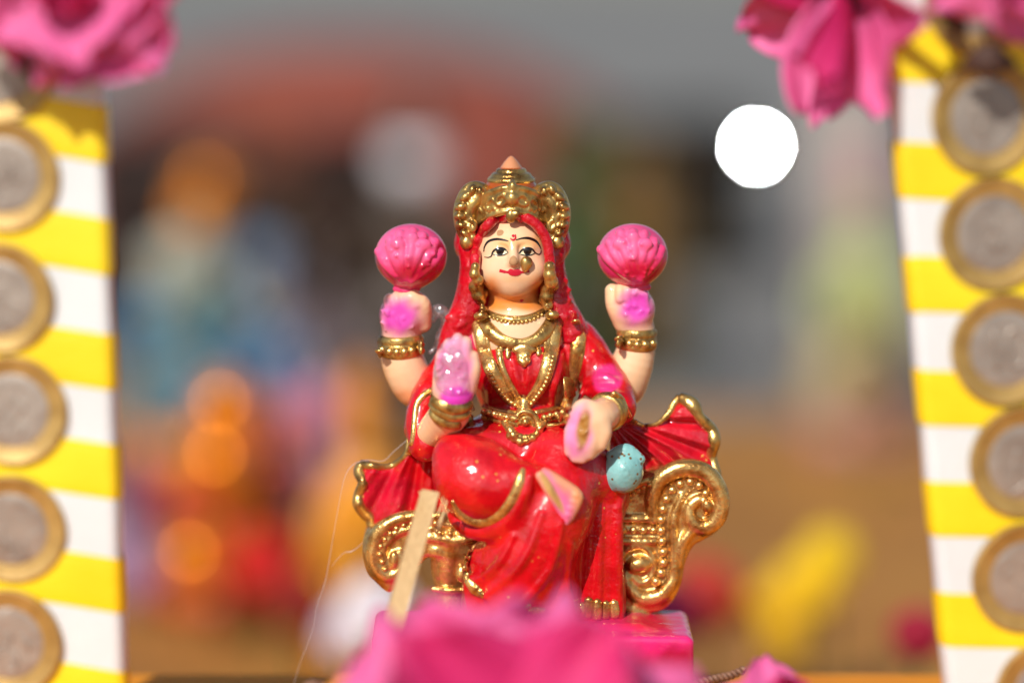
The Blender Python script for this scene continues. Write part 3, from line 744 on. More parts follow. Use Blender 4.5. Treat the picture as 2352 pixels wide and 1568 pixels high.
cr.tube([onband(270 + 13 * math.cos(w), .2 + 2.1 * math.sin(w)) for w in np.linspace(.4, 2.74, 12)], [.45] * 12, .2, n=20)
cr.tube([onband(270, 2.2, 8.9), P(1177, 424, -.6), P(1176, 414, 1.5)], [.9, .8, .45], .4)
# stacked rings over a lacquered recess
cc = P(1174, 440, 10)
def zat(py): return P(1174, py, 10)[2] - cc[2]
cr.tube([P(1174, 486, 10), P(1174, 480, 10)], [7.6, 7.6], 0)
for py_, rx, r in ((442, 6.6, .8), (414, 5.4, .9), (405, 4.6, .9), (394, 3.4, .8)):
    c = P(1174, py_, 10); ring(c, rx - r * .6, rx - r * .6, r, .3, 0, 360, n=40); cr.ell(c, (rx - r * .5, rx - r * .5, r * .9), .2)
# side scrolls
for s in (-1, 1):
    X = lambda d: 1176 + s * d
    pts = [(X(70), 458), (X(72), 438), (X(84), 430), (X(100), 436), (X(112), 456), (X(119), 484), (X(118), 512), (X(113), 534), (X(106), 550)]
    cr.tube(Q(pts, 5.5), [1.2, 1.4, 1.5, 1.5, 1.6, 1.7, 1.6, 1.4, 1.1], .3, n=40)
    for i, (dx, py_, r, ro) in enumerate(((76, 440, 1.5, 0), (94, 436, 1.7, 25), (110, 452, 1.8, 50), (119, 474, 1.9, 70), (121, 496, 1.8, 90), (117, 517, 1.7, 105), (110, 536, 1.4, 120))):
        cr.ell(P(X(dx - 2), py_, 3.6), (r * .62, r * .9, r * .9), .2, s * ro)
    cr.tube(Q([(X(78), 452), (X(90), 466), (X(98), 490), (X(96), 515), (X(88), 540)], 4.2), [1.5, 1.7, 1.5, 1.4, .8], .5)
    cr.ell(P(X(76), 470, 7), (4.0, 3.0, 5.5), 1.0)
    cr.tube(Q([(X(92), 506), (X(84), 516), (X(90), 528), (X(98), 520)], 3), [.7] * 4, .3)
    cr.ell(P(X(104), 556, 4), (1.75, 1.6, 1.75), .3); cr.ell(P(X(89), 545, 4), (.8, .8, .8), .3)
V, F = cr.mesh(1)
crown = mesh_obj('crown', V, F, M['gold_old'], fig)
tpv = lathe([(3.0, -1.2), (2.95, -.2), (2.5, .8), (1.6, 2.1), (.8, 3.0), (.3, 3.35), (.05, 3.45)], 24, P(1174, 391, 10)); mesh_obj('crown_tip', *tpv, M['tip'], crown)
c = P(1174, 428, 10)
mesh_obj('crown_recess', *lathe([(6.6, -2.2), (6.55, -1), (6.1, .3), (5.4, 1.6), (4.5, 2.4), (3.0, 4.2), (2.5, 4.6)], 32, c), M['amber'], crown)
# backing of the side scrolls in red
for s in (-1, 1):
    pass
SURF += [vl, cr]

# --- painted face
E = [sk]
def eye(cx, s):
    e = mesh_obj('eye', *patch([(cx - 19, 583), (cx - 12, 574.5), (cx, 570), (cx + 11, 572.5), (cx + 18, 581), (cx + 8, 584.5), (cx - 6, 585)], E, .07), M['white'], fig)
    cxi = cx + 1
    mesh_obj('iris', *patch([(cxi - 9, 572), (cxi, 569.5), (cxi + 9, 572), (cxi + 8, 579), (cxi + 4, 584.5), (cxi - 5, 584.5), (cxi - 9, 579)], E, .13), M['black'], e)
    return e
for cx, s in ((1148, -1), (1211, 1)):
    e = eye(cx, s)
    parts = [stroke([(cx - 19, 583), (cx - 12, 574), (cx, 569.5), (cx + 11, 572), (cx + 19, 581)], [3, 4.6, 5, 4.6, 3], E, .16),
             stroke([(cx - 18, 583), (cx - 6, 586), (cx + 8, 585.5), (cx + 18, 581)], [1.8, 2.6, 2.6, 1.8], E, .15)]
    if s < 0: parts.append(stroke([(1131, 581), (1128, 588), (1121, 591), (1112, 590)], [3, 2.6, 2.4, 1.6], E, .15))
    else: parts.append(stroke([(1229, 580), (1237, 584), (1242, 581), (1243, 574)], [3, 2.6, 2.4, 1.6], E, .15))
    mesh_obj('eyelid_line', *join(parts), M['black'], e)
mesh_obj('eyebrow', *stroke([(1111, 578), (1113, 566), (1122, 554), (1140, 549), (1158, 551), (1168, 554)], [2.5, 3.5, 5.2, 5.6, 4, 2], E, .1), M['black'], fig)
mesh_obj('eyebrow', *stroke([(1185, 551), (1200, 547), (1215, 547), (1230, 553), (1238, 562), (1243, 572)], [2, 4, 6, 5.6, 3.8, 2], E, .1), M['black'], fig)
lp = [stroke([(1147, 621), (1161, 624.5)], [7, 6.5], E, .1), stroke([(1160, 624.5), (1170, 625)], [4, 7], E, .11),
      patch([(1167, 622), (1172, 617), (1180, 619), (1189, 617), (1196, 621), (1197, 628), (1189, 633), (1176, 633), (1168, 629)], E, .16, sm=2),
      stroke([(1192, 625), (1202, 625)], [7, 4], E, .11), stroke([(1201, 625), (1216, 622)], [5, 6.5], E, .1)]
mesh_obj('lips', *join(lp), M['lip'], fig)
mesh_obj('bindi', *join([stroke([(1172, 547), (1178, 551), (1184, 547), (1184, 538)], [2, 4, 4, 2], E, .1), patch([(1175, 541), (1179, 538), (1183, 541), (1179, 545)], E, .12, 3)]), M['lip'], fig)
mesh_obj('worn_spot', *patch([(1141, 535), (1144, 529), (1153, 528), (1157, 533), (1152, 540), (1143, 541)], E, .08), M['chip'], fig)
mesh_obj('worn_spot', *patch([(1169, 603), (1172, 592), (1179, 587), (1186, 591), (1190, 602), (1186, 608), (1174, 609)], E, .06), M['chip'], fig)
mesh_obj('red_spot', *patch([(1194, 690), (1198, 687), (1203, 689), (1200, 693), (1196, 694)], E, .06, 3), M['lip'], fig)
p = surf(1209, 603, E)
nr = Vol(p - 4, p + 4, .2); nr.ell(p + [0, -.5, 0], (1.55, 1.3, 1.6)); nr.ell(surf(1206, 616, E) + [0, -.4, 0], (.8, .9, 1.0), .6)
V, F = nr.mesh(); mesh_obj('nose_ring', V, F, M['gold_old'], fig)
mp = surf(1173, 494, [cr, sk, vl]); mo = Vol(mp - 4, mp + 4, .2); mo.ell(surf(1174, 496, [vl, sk, cr]) + [0, -.3, 0], (1.3, 1.0, 1.7)); mo.ell(surf(1186, 491, [vl, sk, cr]) + [0, -.3, 0], (.8, .8, .9), .4)
V, F = mo.mesh(); mesh_obj('forehead_ornament', V, F, M['gold_old'], fig)
# earrings
for pts in (((1092, 612, 1.1), (1090, 628, 1.3), (1098, 642, 1.4), (1094, 658, 1.9), (1098, 676, 1.7), (1112, 672, 1.1), (1106, 690, 1.1)),
            ((1262, 612, 1.4), (1262, 630, 1.6), (1266, 646, 1.7), (1258, 662, 1.8), (1272, 656, 1.3), (1256, 680, 1.8), (1258, 700, 1.4), (1246, 688, 1.0))):
    c = surf(pts[0][0], pts[0][1], [sk, vl]); ev = Vol((c[0] - 6, -8, c[2] - 14), (c[0] + 6, 14, c[2] + 5), .22)
    for i, (a, b, r) in enumerate(pts):
        q = surf(a, b, [vl, sk]); q[1] = min(q[1], 6) - .6; ev.ell(q, (r, r, r), .5)
        if i: ev.tube([q0, q], [.7, .7], .5)
        q0 = q
    V, F = ev.mesh(1); mesh_obj('earring', V, F, M['gold_old'], fig)

# --- necklaces, belt, borders: gold relief lying on the body
BODY = [sk, rd]
def relief(name, path, r, mat=None, vols=None, lift=0.0, flat=.7, parent=None, n=None, seg=12):
    p = on(path, lift, vols or BODY, n or 7 * len(path)); rr = np.atleast_1d(np.asarray(r, float))
    rr = np.interp(np.linspace(0, 1, len(p)), np.linspace(0, 1, len(rr)), rr) if len(rr) > 1 else np.repeat(rr, len(p))
    return mesh_obj(name, *tube(p, rr, seg=seg, flat=flat, spline=False), mat or M['gold'], parent or fig)
def dense(path, n=80): return catmull(np.array(path, float), n)
ch = [(1106, 706), (1125, 722), (1155, 732), (1186, 735), (1218, 730), (1244, 718), (1258, 704)]
nk = relief('choker', ch, [.7, .9, .9, .7], M['gold_old'], flat=.8)
ch2 = [(a, b - 6) for a, b in ch]
relief('choker_edge', ch2, [.4, .45, .4], M['gold_old'], parent=nk, lift=.3)
beads_along(dense([(a, b + 5) for a, b in ch[1:-1]]), 9, .5, nk, M['gold_old'], BODY, .25)
yk = [(1104, 724), (1118, 752), (1146, 778), (1176, 789), (1206, 790), (1238, 776), (1262, 748), (1268, 722)]
yo = relief('collar_necklace', yk, [1.7, 1.8, 1.5, 1.5, 1.8, 1.7], M['gold_old'], flat=.6)
beads_along(dense([(a, b + 9) for a, b in yk[1:-1]]), 12, .5, yo, M['gold'], BODY, .3)
relief('collar_edge', [(a + (3 if a < 1180 else -3), b - 9) for a, b in yk], [.5, .45, .5], M['gold_old'], parent=yo, lift=.35)
for a, b, l, r in ((1150, 796, 14, .55), (1166, 800, 22, .6), (1236, 796, 20, .6), (1252, 784, 16, .5)):
    relief('pendant', [(a, b), (a + 1, b + l / 2), (a, b + l)], [r, r * 1.3, r * .7], parent=yo, lift=.3, n=6)
pn = Vol(*box_of(1170, 780, 1235, 850, -14, 6), .22)
for a, b, rx, rz in ((1203, 800, 2.3, 1.6), (1203, 815, 1.9, 2.0), (1195, 826, .9, 1.1), (1211, 826, .9, 1.1), (1203, 832, .9, 1.2), (1186, 802, 1.1, 1.0), (1221, 802, 1.1, 1.0)):
    q = surf(a, b, BODY); q[1] -= .4; pn.ell(q, (rx, 1.2, rz), .4)
V, F = pn.mesh(1); mesh_obj('pendant', V, F, M['gold'], yo)
# long garland
gl = [(1100, 738), (1108, 775), (1116, 815), (1132, 855), (1150, 888), (1172, 914), (1198, 932)]
gr_ = [(1274, 736), (1270, 775), (1264, 815), (1256, 850), (1244, 882), (1226, 908), (1208, 932)]
for path in (gl, gr_):
    ga = relief('garland', path, [2.0, 1.9, 1.8, 1.6, 1.4], M['gold'], flat=.5)
    s = 1 if path is gl else -1
    beads_along(dense([(a - s * 6, b + 2) for a, b in path]), 10, .62, ga, M['gold'], BODY, .7)
    relief('garland_edge', [(a + s * 10, b) for a, b in path[1:]], [.6, .55, .5], M['gold'], parent=ga, lift=.2)
for path in ([(1146, 800), (1152, 838), (1168, 876), (1190, 912)],):
    relief('chain', path, [.9, .8, .9], lift=.1)
bt = Vol(*box_of(1095, 880, 1310, 1040, -22, 4), .22)
def B(path, r, lift=.2, k=.3): 
    p = on(path, lift, BODY + [bt]); bt.tube(p, np.interp(np.linspace(0, 1, len(p)), np.linspace(0, 1, len(r)), r), k, n=len(p))
B([(1112, 934), (1150, 944), (1190, 950)], [.7, .8, .8]); B([(1112, 958), (1150, 966), (1186, 972)], [.8, .9, .8]); B([(1112, 946), (1150, 954), (1184, 961)], [.9, .9, .8])
B([(1232, 948), (1268, 940), (1304, 932)], [.8, .8, .7]); B([(1236, 966), (1270, 962), (1304, 954)], [.6, .7, .6]); B([(1236, 978), (1270, 976), (1300, 970)], [.6, .6, .5])
for a, b in ((1122, 946), (1136, 950), (1150, 954), (1164, 958), (1250, 958), (1264, 954), (1278, 951), (1292, 947)):
    q = surf(a, b, BODY + [bt]); bt.ell(q, (.75, .7, .8), .2)
q = surf(1204, 926, BODY + [bt]); bt.ell(q + [0, -.8, 0], (1.5, 1.5, 1.9), .4); q = surf(1204, 945, BODY + [bt]); bt.ell(q + [0, -.3, 0], (1.9, 1.3, 1.8), .4)
cb = surf(1208, 968, BODY) + [0, -.8, 0]
bt.tube([cb + [2.6 * math.cos(w), 0, 2.6 * math.sin(w)] for w in np.linspace(0, 6.2832, 26)], [.75] * 26, .2, n=52)
bt.ell(cb + [0, .4, 0], (2.4, .8, 2.4), .2); bt.ell(cb + [-.1, -.5, .1], (1.0, .9, 1.0), .2)
for i in range(9):
    w = math.radians(190 + 20 * i); q = surf(1208 + 38 * math.cos(w), 968 - 36 * math.sin(w), BODY); bt.ell(q + [0, -.5, 0], (.85, .8, .9), .25)
B([(1160, 972), (1172, 988), (1180, 1000)], [.9, 1.1, 1.0]); B([(1236, 985), (1246, 978), (1252, 968)], [.6, .7, .5])
for a, b, r in ((1182, 1006, 1.1), (1196, 1014, 1.1), (1210, 1012, .9), (1224, 1004, 1.0), (1170, 1000, .9)):
    q = surf(a, b, BODY); bt.ell(q + [0, -.5, 0], (r, .9, r), .25)
V, F = bt.mesh(1); mesh_obj('waist_belt', V, F, M['gold'], fig)
# shoulder border stripes
relief('saree_border', [(1322, 736), (1328, 775), (1322, 830), (1312, 885), (1298, 934)], [.9, 2.0, 1.6, 1.5, 1.4], flat=.4)
relief('saree_border', [(1334, 748), (1340, 785), (1334, 840), (1326, 872)], [.4, .6, .5, .25], flat=.6)
relief('saree_border', [(1408, 904), (1424, 918), (1436, 940), (1452, 964), (1478, 978)], [1.0, 1.1, .9, .7, .5], flat=.6, vols=SURF)
relief('saree_border', [(1000, 893), (976, 906), (958, 930), (952, 970), (948, 1010), (938, 1042)], [.8, .9, .8, .7, .7, .8], flat=.6, vols=[rd, wg])
# bracelets
def bracelet(path, r, beadr=0, vols=[sk], flat=.45, mat=None, off=13):
    b_ = relief('bracelet', path, r, mat or M['gold_old'], vols, 0, flat)
    for k_ in (1,): 
        relief('bracelet_band', [(a, c_ + off) for a, c_ in path], np.array(r) * .9, mat or M['gold_old'], vols, .05, flat, b_)
        relief('bracelet_band', [(a, c_ + 2 * off) for a, c_ in path], np.array(r) * 1.0, mat or M['gold_old'], vols, .05, flat, b_)
    if beadr:
        q = dense([(a, c_ + off * 1.5) for a, c_ in path], 40); beads_along(q[4:-4], 16, beadr, b_, mat or M['gold_old'], vols, .35)
    return b_
bracelet([(872, 780), (890, 786), (920, 788), (950, 783), (968, 776)], [1.2, 1.35, 1.35, 1.2], 1.15)
bracelet([(1420, 762), (1440, 768), (1465, 771), (1490, 770), (1504, 767)], [1.2, 1.35, 1.35, 1.2], 1.15)
bracelet([(992, 906), (1006, 924), (1035, 938), (1062, 936), (1081, 924)], [1.3, 1.5, 1.5, 1.3], 0, off=17)
ba, bb2 = P(1396, 945, -10), P(1378, 955, -15); bd_ = (bb2 - ba) / np.linalg.norm(bb2 - ba); b1 = np.cross(bd_, (0, 0, 1.)); b1 /= np.linalg.norm(b1); b2 = np.cross(bd_, b1)
for k_, (dd, rr_) in enumerate(((-.4, .8), (1.0, 1.0), (2.4, .8))):
    pts = [ba + bd_ * (dd - .6) + (b1 * math.cos(w) + b2 * math.sin(w)) * 3.9 for w in np.linspace(0, 2 * math.pi, 33)]
    o = mesh_obj('bracelet' if k_ == 0 else 'bracelet_band', *tube(pts, [rr_] * 33, seg=10, spline=False, cap=False), M['gold_old'], fig if k_ == 0 else br)
    if k_ == 0: br = o
# leg and hem borders
relief('saree_border', [(1040, 1150), (1060, 1178), (1096, 1196), (1134, 1191), (1164, 1166), (1184, 1134), (1196, 1100), (1202, 1076)], [.7, 1.4, 1.6, 1.6, 1.5, 1.4, 1.3, .6], flat=.5, vols=[rd])
relief('saree_border', [(1080, 1262), (1070, 1300), (1072, 1330)], [.5, .7, .8], flat=.6, vols=[rd])
relief('saree_border', [(1070, 1330), (1092, 1352), (1110, 1366)], [.8, 1.6, .9], flat=.5, vols=[rd])
for path in ([(1180, 1410), (1196, 1400), (1218, 1388)], [(1196, 1418), (1222, 1402), (1250, 1400)]):
    relief('hem_border', path, [.8, 1.1, .7], flat=.6, vols=[rd])
for path in ([(1336, 1385), (1332, 1420)], [(1352, 1374), (1350, 1416)], [(1372, 1378), (1370, 1420)], [(1392, 1382), (1390, 1418)], [(1410, 1380), (1412, 1416)]):
    relief('hem_border', [path[0], ((path[0][0] + path[1][0]) / 2, (path[0][1] + path[1][1]) / 2), path[1]], [1.0, 1.3, 1.1], flat=.6, vols=[rd], n=8)
# wing borders follow the outline
def edge(path, r, vol, y): return mesh_obj('saree_border', *tube([P(a, b, (surf(a + d, b + e, [vol], y)[1] + .6)) for a, b, d, e in path], r, n=60, flat=.9), M['gold_old'], fig)
edge([(940, 1000, 6, 0), (934, 1042, 4, 4), (908, 1066, 0, 6), (884, 1073, 0, 6), (856, 1070, 2, 6), (830, 1066, 5, 5)], [.6, .8, .8, .8, .9, 1.1], wg, 4)
edge([(830, 1066, 5, 5), (826, 1084, 5, 0), (834, 1108, 5, 0), (825, 1134, 5, 0), (824, 1156, 5, 0), (838, 1176, 5, 0), (850, 1190, 5, 2), (852, 1208, 4, 0)], [1.2, 1.5, 1.3, 1.3, 1.5, 1.6, 1.4, 1.0], wg, 4)
edge([(1478, 977, 0, 5), (1508, 973, 0, 5), (1534, 952, 3, 4), (1548, 928, 4, 4), (1562, 913, 0, 6)], [.4, .6, .9, 1.0, 1.2], wr, 5)
edge([(1562, 913, 0, 6), (1590, 930, -4, 4), (1606, 956, -5, 2), (1632, 986, -5, 2), (1640, 1014, -5, 0), (1634, 1048, -5, 0), (1646, 1086, -5, 0), (1656, 1116, -5, 0)], [1.4, 1.9, 1.3, 1.6, 1.6, 1.3, 1.1, .5], wr, 5)

# --- lotus buds held in the raised hands
def lotus(cx, cy, sx, sy, R_, seed, dirs):
    rnd = random.Random(seed); y0 = 6.5; c = P(cx, cy, y0); st = P(sx, sy, y0); r = px2(R_)
    v = Vol((c[0] - r - 4, y0 - r - 4, st[2] - 3), (c[0] + r + 4, y0 + r + 3, c[2] + r + 3), .26)
    v.ell(c + [0, 0, .9], (r * .97, r * .9, r * .86)); v.tube([st, st + (c - st) * .25, st + (c - st) * .7], [2.1, 2.2, r * .5], 2.2)
    v.tube([st + [-2.6, -1.2, .6], st + [0, -2.6, .3], st + [2.6, -1.2, .6]], [.7, .8, .7], .5)
    for a in dirs:
        a += rnd.uniform(-3, 3); k = rnd.uniform(.80, .92); e = (cx + R_ * k * math.sin(math.radians(a)), cy - R_ * .84 * k * math.cos(math.radians(a)))
        pts = []
        for q in np.linspace(.12, 1, 6):
            w = q * q * .15
            pp = (sx + (e[0] - sx) * q + (e[0] - cx) * .10 * math.sin(q * math.pi), sy - 12 + (e[1] - sy + 12) * q)
            g_ = surf(pp[0], pp[1], [v], 4); pts.append(g_ + [0, .25 + .25 * q, 0])
        v.tube(pts, [.6, .9, 1.1, 1.25, 1.3, .8], .45, n=16)
        v.ell(pts[-1] + [0, -.2, 0], (1.1, 1.1, 1.1), .6)
    for a, k in ((-42, .55), (2, .62), (44, .55)):
        g_ = surf(cx + R_ * k * math.sin(math.radians(a)), cy - R_ * .84 * k * math.cos(math.radians(a)) - 6, [v], 2); v.ell(g_, (1.5, .8, 1.3), 1.0)
    for k in range(18):
        g_ = surf(cx + rnd.uniform(-.7, .7) * R_, cy + rnd.uniform(-.6, .5) * R_, [v], 2); v.ell(g_, (.4, .35, .4), .5)
    V, F = v.mesh(1)
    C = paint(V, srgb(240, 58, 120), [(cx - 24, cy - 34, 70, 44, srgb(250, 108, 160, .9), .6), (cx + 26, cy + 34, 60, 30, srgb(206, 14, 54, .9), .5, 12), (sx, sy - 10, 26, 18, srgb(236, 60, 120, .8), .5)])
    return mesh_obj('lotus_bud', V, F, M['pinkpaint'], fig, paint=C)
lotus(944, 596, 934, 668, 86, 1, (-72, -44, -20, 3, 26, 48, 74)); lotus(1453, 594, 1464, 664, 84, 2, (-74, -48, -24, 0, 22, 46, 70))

gv = Vol(*box_of(990, 770, 1100, 930, -26, -8), .25)
gv.ell(P(1040, 848, -16.6), (4.4, 2.6, 7.8), 0, -3); gv.ell(P(1044, 886, -17.8), (3.4, 1.6, 2.6), 1.2)
V, F = gv.mesh(); mesh_obj('glue_coat', V, F, M['glue'], fig)
gv = Vol(*box_of(980, 690, 1040, 820, 0, 14), .25)
gv.tube(Q([(994, 735), (1004, 712), (1022, 722), (1024, 748), (1010, 770)], 7), [.8, 1.4, 1.5, 1.3, .9], .8, sq=1.4); gv.tube(Q([(1010, 770), (1002, 795), (988, 808)], 7), [.9, .7, .6], .5)
V, F = gv.mesh(); mesh_obj('glue_string', V, F, M['glue'], fig)

# ------------------------------------------------------------------ ribbon-wrapped boards with coins, left and right
def board(name_label, e_top, e_bot, y, side, w, rot, coins, y_off, period, phase, coin_d, tall):
    """a flat upright board; e_top/e_bot: its inner edge in the picture; side: +1 board extends to the right of the edge"""
    a, b = P(e_top[0], e_top[1], y), P(e_bot[0], e_bot[1], y)
    up = (a - b) / np.linalg.norm(a - b); c_, s_ = math.cos(rot), math.sin(rot)
    ux = np.array([c_, s_, 0]); ux -= up * ux.dot(up); ux /= np.linalg.norm(ux); nrm = np.cross(ux, up)
    if nrm[1] > 0: nrm = -nrm
    foot = (b[2] - .3) / up[2]; phase = (phase - (tall[0] - foot)) % period - period; base = b - up * foot
    root = empty('coin_board', base, name_label, 'board')
    th = 3.2; rr = 2.2
    # cross-section, in (along ux, along -nrm): u from 0 (inner edge) to side*w
    sec = []
    for cx, cz, a0 in ((rr, rr, 180), (w - rr, rr, 270), (w - rr, th * 2 - rr, 0), (rr, th * 2 - rr, 90)):
        for k in range(6):
            t = math.radians(a0 + 18 * k); sec.append((cx + rr * math.cos(t), cz + rr * math.sin(t)))
    sec = np.array(sec)
    def pt(u, v, h, grow=0.0):
        m = np.array([w / 2, th]); d = np.array([u, v]) - m; d = d * (1 + grow / np.maximum(np.abs(m), 1)); u, v = m + d
        return base + ux * side * u - nrm * v + up * h
    H = tall[1]; n = len(sec); V = []; F = []
    hs = np.linspace(0, H, 60)
    for h in hs:
        for u, v in sec: V.append(pt(u, v, h, .12 * math.sin(h * .21 + u * .1)))
    for i in range(len(hs) - 1):
        for k in range(n): F.append((i * n + k, i * n + (k + 1) % n, (i + 1) * n + (k + 1) % n, (i + 1) * n + k))
    F.append(tuple(range(n))); F.append(tuple(range((len(hs) - 1) * n, len(hs) * n)))
    core = mesh_obj('white_wrap', V, F, M['white_cloth'], root)
    slope = -0.165 * side
    k = -1
    while True:
        k += 1; h0 = phase + k * period
        if h0 > H - 2: break
        if h0 + period * .49 < 6: continue
        bw = period * .49; V = []; F = []; rows = 7; q1, q2 = random.uniform(0, 6), random.uniform(-.5, .5)
        for i in range(rows):
            for u, v in sec:
                h = h0 + bw * i / (rows - 1) + slope * u + q2 + .28 * math.sin(u * .23 + q1) + .12 * math.sin(u * .8 + q1 * 2 + i)
                h = min(max(h, .5), H - .5); V.append(pt(u, v, h, .35 if 0 < i < rows - 1 else .2))
        for i in range(rows - 1):
            for j in range(n): F.append((i * n + j, i * n + (j + 1) % n, (i + 1) * n + (j + 1) % n, (i + 1) * n + j))
        mesh_obj('yellow_ribbon_band', V, F, M['yellow_cloth'], root)
    f = lambda u, v: base + ux * side * u - nrm * v
    for i, (cx, cy, tw) in enumerate(coins):
        # intersect the picture ray with the face plane
        d = P(cx, cy, 100) - CAM; o = base; t = (o - CAM).dot(nrm) / d.dot(nrm); c = CAM + d * t + nrm * 1.35
        tw1, tw2 = random.uniform(-.03, .03), random.uniform(-.03, .03)
        nn = nrm + ux * tw1 + up * tw2; nn /= np.linalg.norm(nn); cu = ux - nn * ux.dot(nn); cu /= np.linalg.norm(cu); cv = np.cross(nn, cu)
        def ringmesh(prof, seg=56):
            V, F = [], []
            for r, hgt in prof:
                for q in range(seg): w_ = 2 * math.pi * q / seg; V.append(c + (cu * math.cos(w_) + cv * math.sin(w_)) * r * coin_d / 2 + nn * hgt)
            for p_ in range(len(prof) - 1):
                for q in range(seg): F.append((p_ * seg + q, p_ * seg + (q + 1) % seg, (p_ + 1) * seg + (q + 1) % seg, (p_ + 1) * seg + q))
            return V, F
        V, F = ringmesh([(.66, -1.1), (1, -1.1), (1, .12), (.99, .24), (.955, .26), (.945, .16), (.69, .16), (.675, .08), (.67, -.4)])
        coin = mesh_obj('coin', V, F, M['coin_ring'], root)
        V, F = ringmesh([(.672, .06), (.655, .14), (.5, .14), (.2, .14), (.02, .14)])
        F.append(tuple(range(4 * 56, 5 * 56)))
        mesh_obj('coin_centre', V, F, M['coin_steel'], coin)
        L2 = lambda x_, y_: c + (cu * x_ + cv * y_) * coin_d / 2 + nn * .1
        parts = []
        if tw == 10:     # the numeral ten struck on the coin
            parts.append(tube([L2(-.2, .34), L2(-.2, 0), L2(-.2, -.34)], [.6, .6, .6], n=8, seg=8))
            parts.append(tube([L2(.16 + .17 * math.cos(w_), .34 * math.sin(w_)) for w_ in np.linspace(0, 6.28, 20)], [.55] * 20, n=40, seg=8))
        else:
            r_ = random.Random(i * 7 + int(cx))
            for q in range(7):
                x_, y_ = r_.uniform(-.3, .3), r_.uniform(-.4, .4); parts.append(tube([L2(x_, y_), L2(x_ + r_.uniform(-.12, .12), y_ - r_.uniform(.1, .3)), L2(x_ + r_.uniform(-.2, .2), y_ - r_.uniform(.25, .4))], [.25, .42, .25], n=9, seg=8))
        V, F = join(parts); mesh_obj('struck_relief', V, F, M['coin_steel'], coin)
    return root
board('left upright board wrapped in yellow and white striped ribbon with a row of coins', (230, 120), (284, 1560), -58, -1, 45, math.radians(-5),
      [(4, 150, 0), (12, 402, 0), (0, 682, 0), (32, 940, 0), (30, 1212, 0), (22, 1472, 0), (18, 1730, 0)], 0, 25.0, 24.6, 23.9, (60, 300))
board('right upright board wrapped in yellow and white striped ribbon with a row of coins', (2036, 20), (2178, 1560), -58, 1, 45, math.radians(10),
      [(2246, -6, 0), (2262, 268, 0), (2279, 536, 0), (2306, 800, 10), (2346, 1058, 0), (2352, 1324, 0), (2404, 1592, 0)], 0, 24.9, 17.9, 24.5, (60, 300))

# ------------------------------------------------------------------ pink flowers
def petal(parent, c, direction, normal, L, W, curl, cup, mat, ruffle=.12, seed=0, name='petal', twist=0.0):
    r = random.Random(seed); d = np.array(direction, float); d /= np.linalg.norm(d)
    nr = np.array(normal, float); nr -= d * nr.dot(d); nr /= np.linalg.norm(nr); sd = np.cross(d, nr)
    nu, nv = 13, 15; V = []; F = []; p1, p2 = r.uniform(0, 6), r.uniform(0, 6)
    for side in (0, 1):
        for i in range(nu):
            t = i / (nu - 1); w = W * (math.sin(math.pi * min(1, (.12 + .80 * t)) ** 1.0) ** .62) * (1 if t < .96 else .92)
            ang = curl * t; lx = L * (math.sin(ang) / curl if abs(curl) > 1e-3 else t); lz = L * ((1 - math.cos(ang)) / curl if abs(curl) > 1e-3 else 0)
            for j in range(nv):
                s = 2 * j / (nv - 1) - 1
                z = lz + cup * W * s * s * (1 - .3 * t) + ruffle * W * t * t * (abs(s) ** 1.5) * math.sin(s * 5 + p1 + t * 3) + ruffle * .5 * W * t ** 3 * math.sin(s * 8 + p2)
                x = lx - .10 * L * t * s * s + ruffle * .25 * L * t ** 3 * math.sin(s * 6 + p2)
                q = np.array(c) + d * x + sd * (s * w / 2) + nr * (z - side * .16)
                V.append(q)
    m = nu * nv
    for i in range(nu - 1):
        for j in range(nv - 1):
            a = i * nv + j; F.append((a, a + 1, a + nv + 1, a + nv)); F.append((m + a, m + a + nv, m + a + nv + 1, m + a + 1))
    bd = [i for i in range(nv)] + [(i + 1) * nv - 1 for i in range(1, nu)] + [(nu - 1) * nv + j for j in range(nv - 2, -1, -1)] + [i * nv for i in range(nu - 2, 0, -1)]
    for a, b in zip(bd, bd[1:] + bd[:1]): F.append((a, a + m, b + m, b))
    return mesh_obj(name, V, F, mat, parent)
def rose(label, c, axis, specs, seed, sepal=None):
    """specs: (angle, lean, length, width, curl, cup, dark)"""
    ax = np.array(axis, float); ax /= np.linalg.norm(ax)
    e1 = np.cross(ax, (0, 1, 0.2)); e1 /= np.linalg.norm(e1); e2 = np.cross(ax, e1)
    root = empty('pink_flower', c, label, 'flower', None)
    for i, (a, lean, L, W, curl, cup, dk) in enumerate(specs):
        a = math.radians(a); rad = e1 * math.cos(a) + e2 * math.sin(a); l = math.radians(lean)
        d = ax * math.cos(l) + rad * math.sin(l); n = ax * math.sin(l) - rad * math.cos(l)
        petal(root, np.array(c) + rad * 2, d, n, L, W, curl, cup, M['petal_dark'] if dk else M['petal'], .14, seed * 31 + i)
    if sepal:
        V, F = lathe([(1.2, -9), (3.4, -4), (4.2, 0), (3.2, 3)], 14); V = np.array(V)
        B_ = np.column_stack([e1, e2, ax]); mesh_obj('sepal_cup', np.array(c) + V @ B_.T, F, M['leaf'], root)
    return root
rs = random.Random(5)
def ringspec(n, lean, L, W, curl, cup, dk=0, jit=10): return [(360 / n * i + rs.uniform(-jit, jit) + lean, lean + rs.uniform(-7, 7), L * rs.uniform(.88, 1.1), W * rs.uniform(.9, 1.1), curl * rs.uniform(.6, 1.4), cup, dk) for i in range(n)]
fy = -128
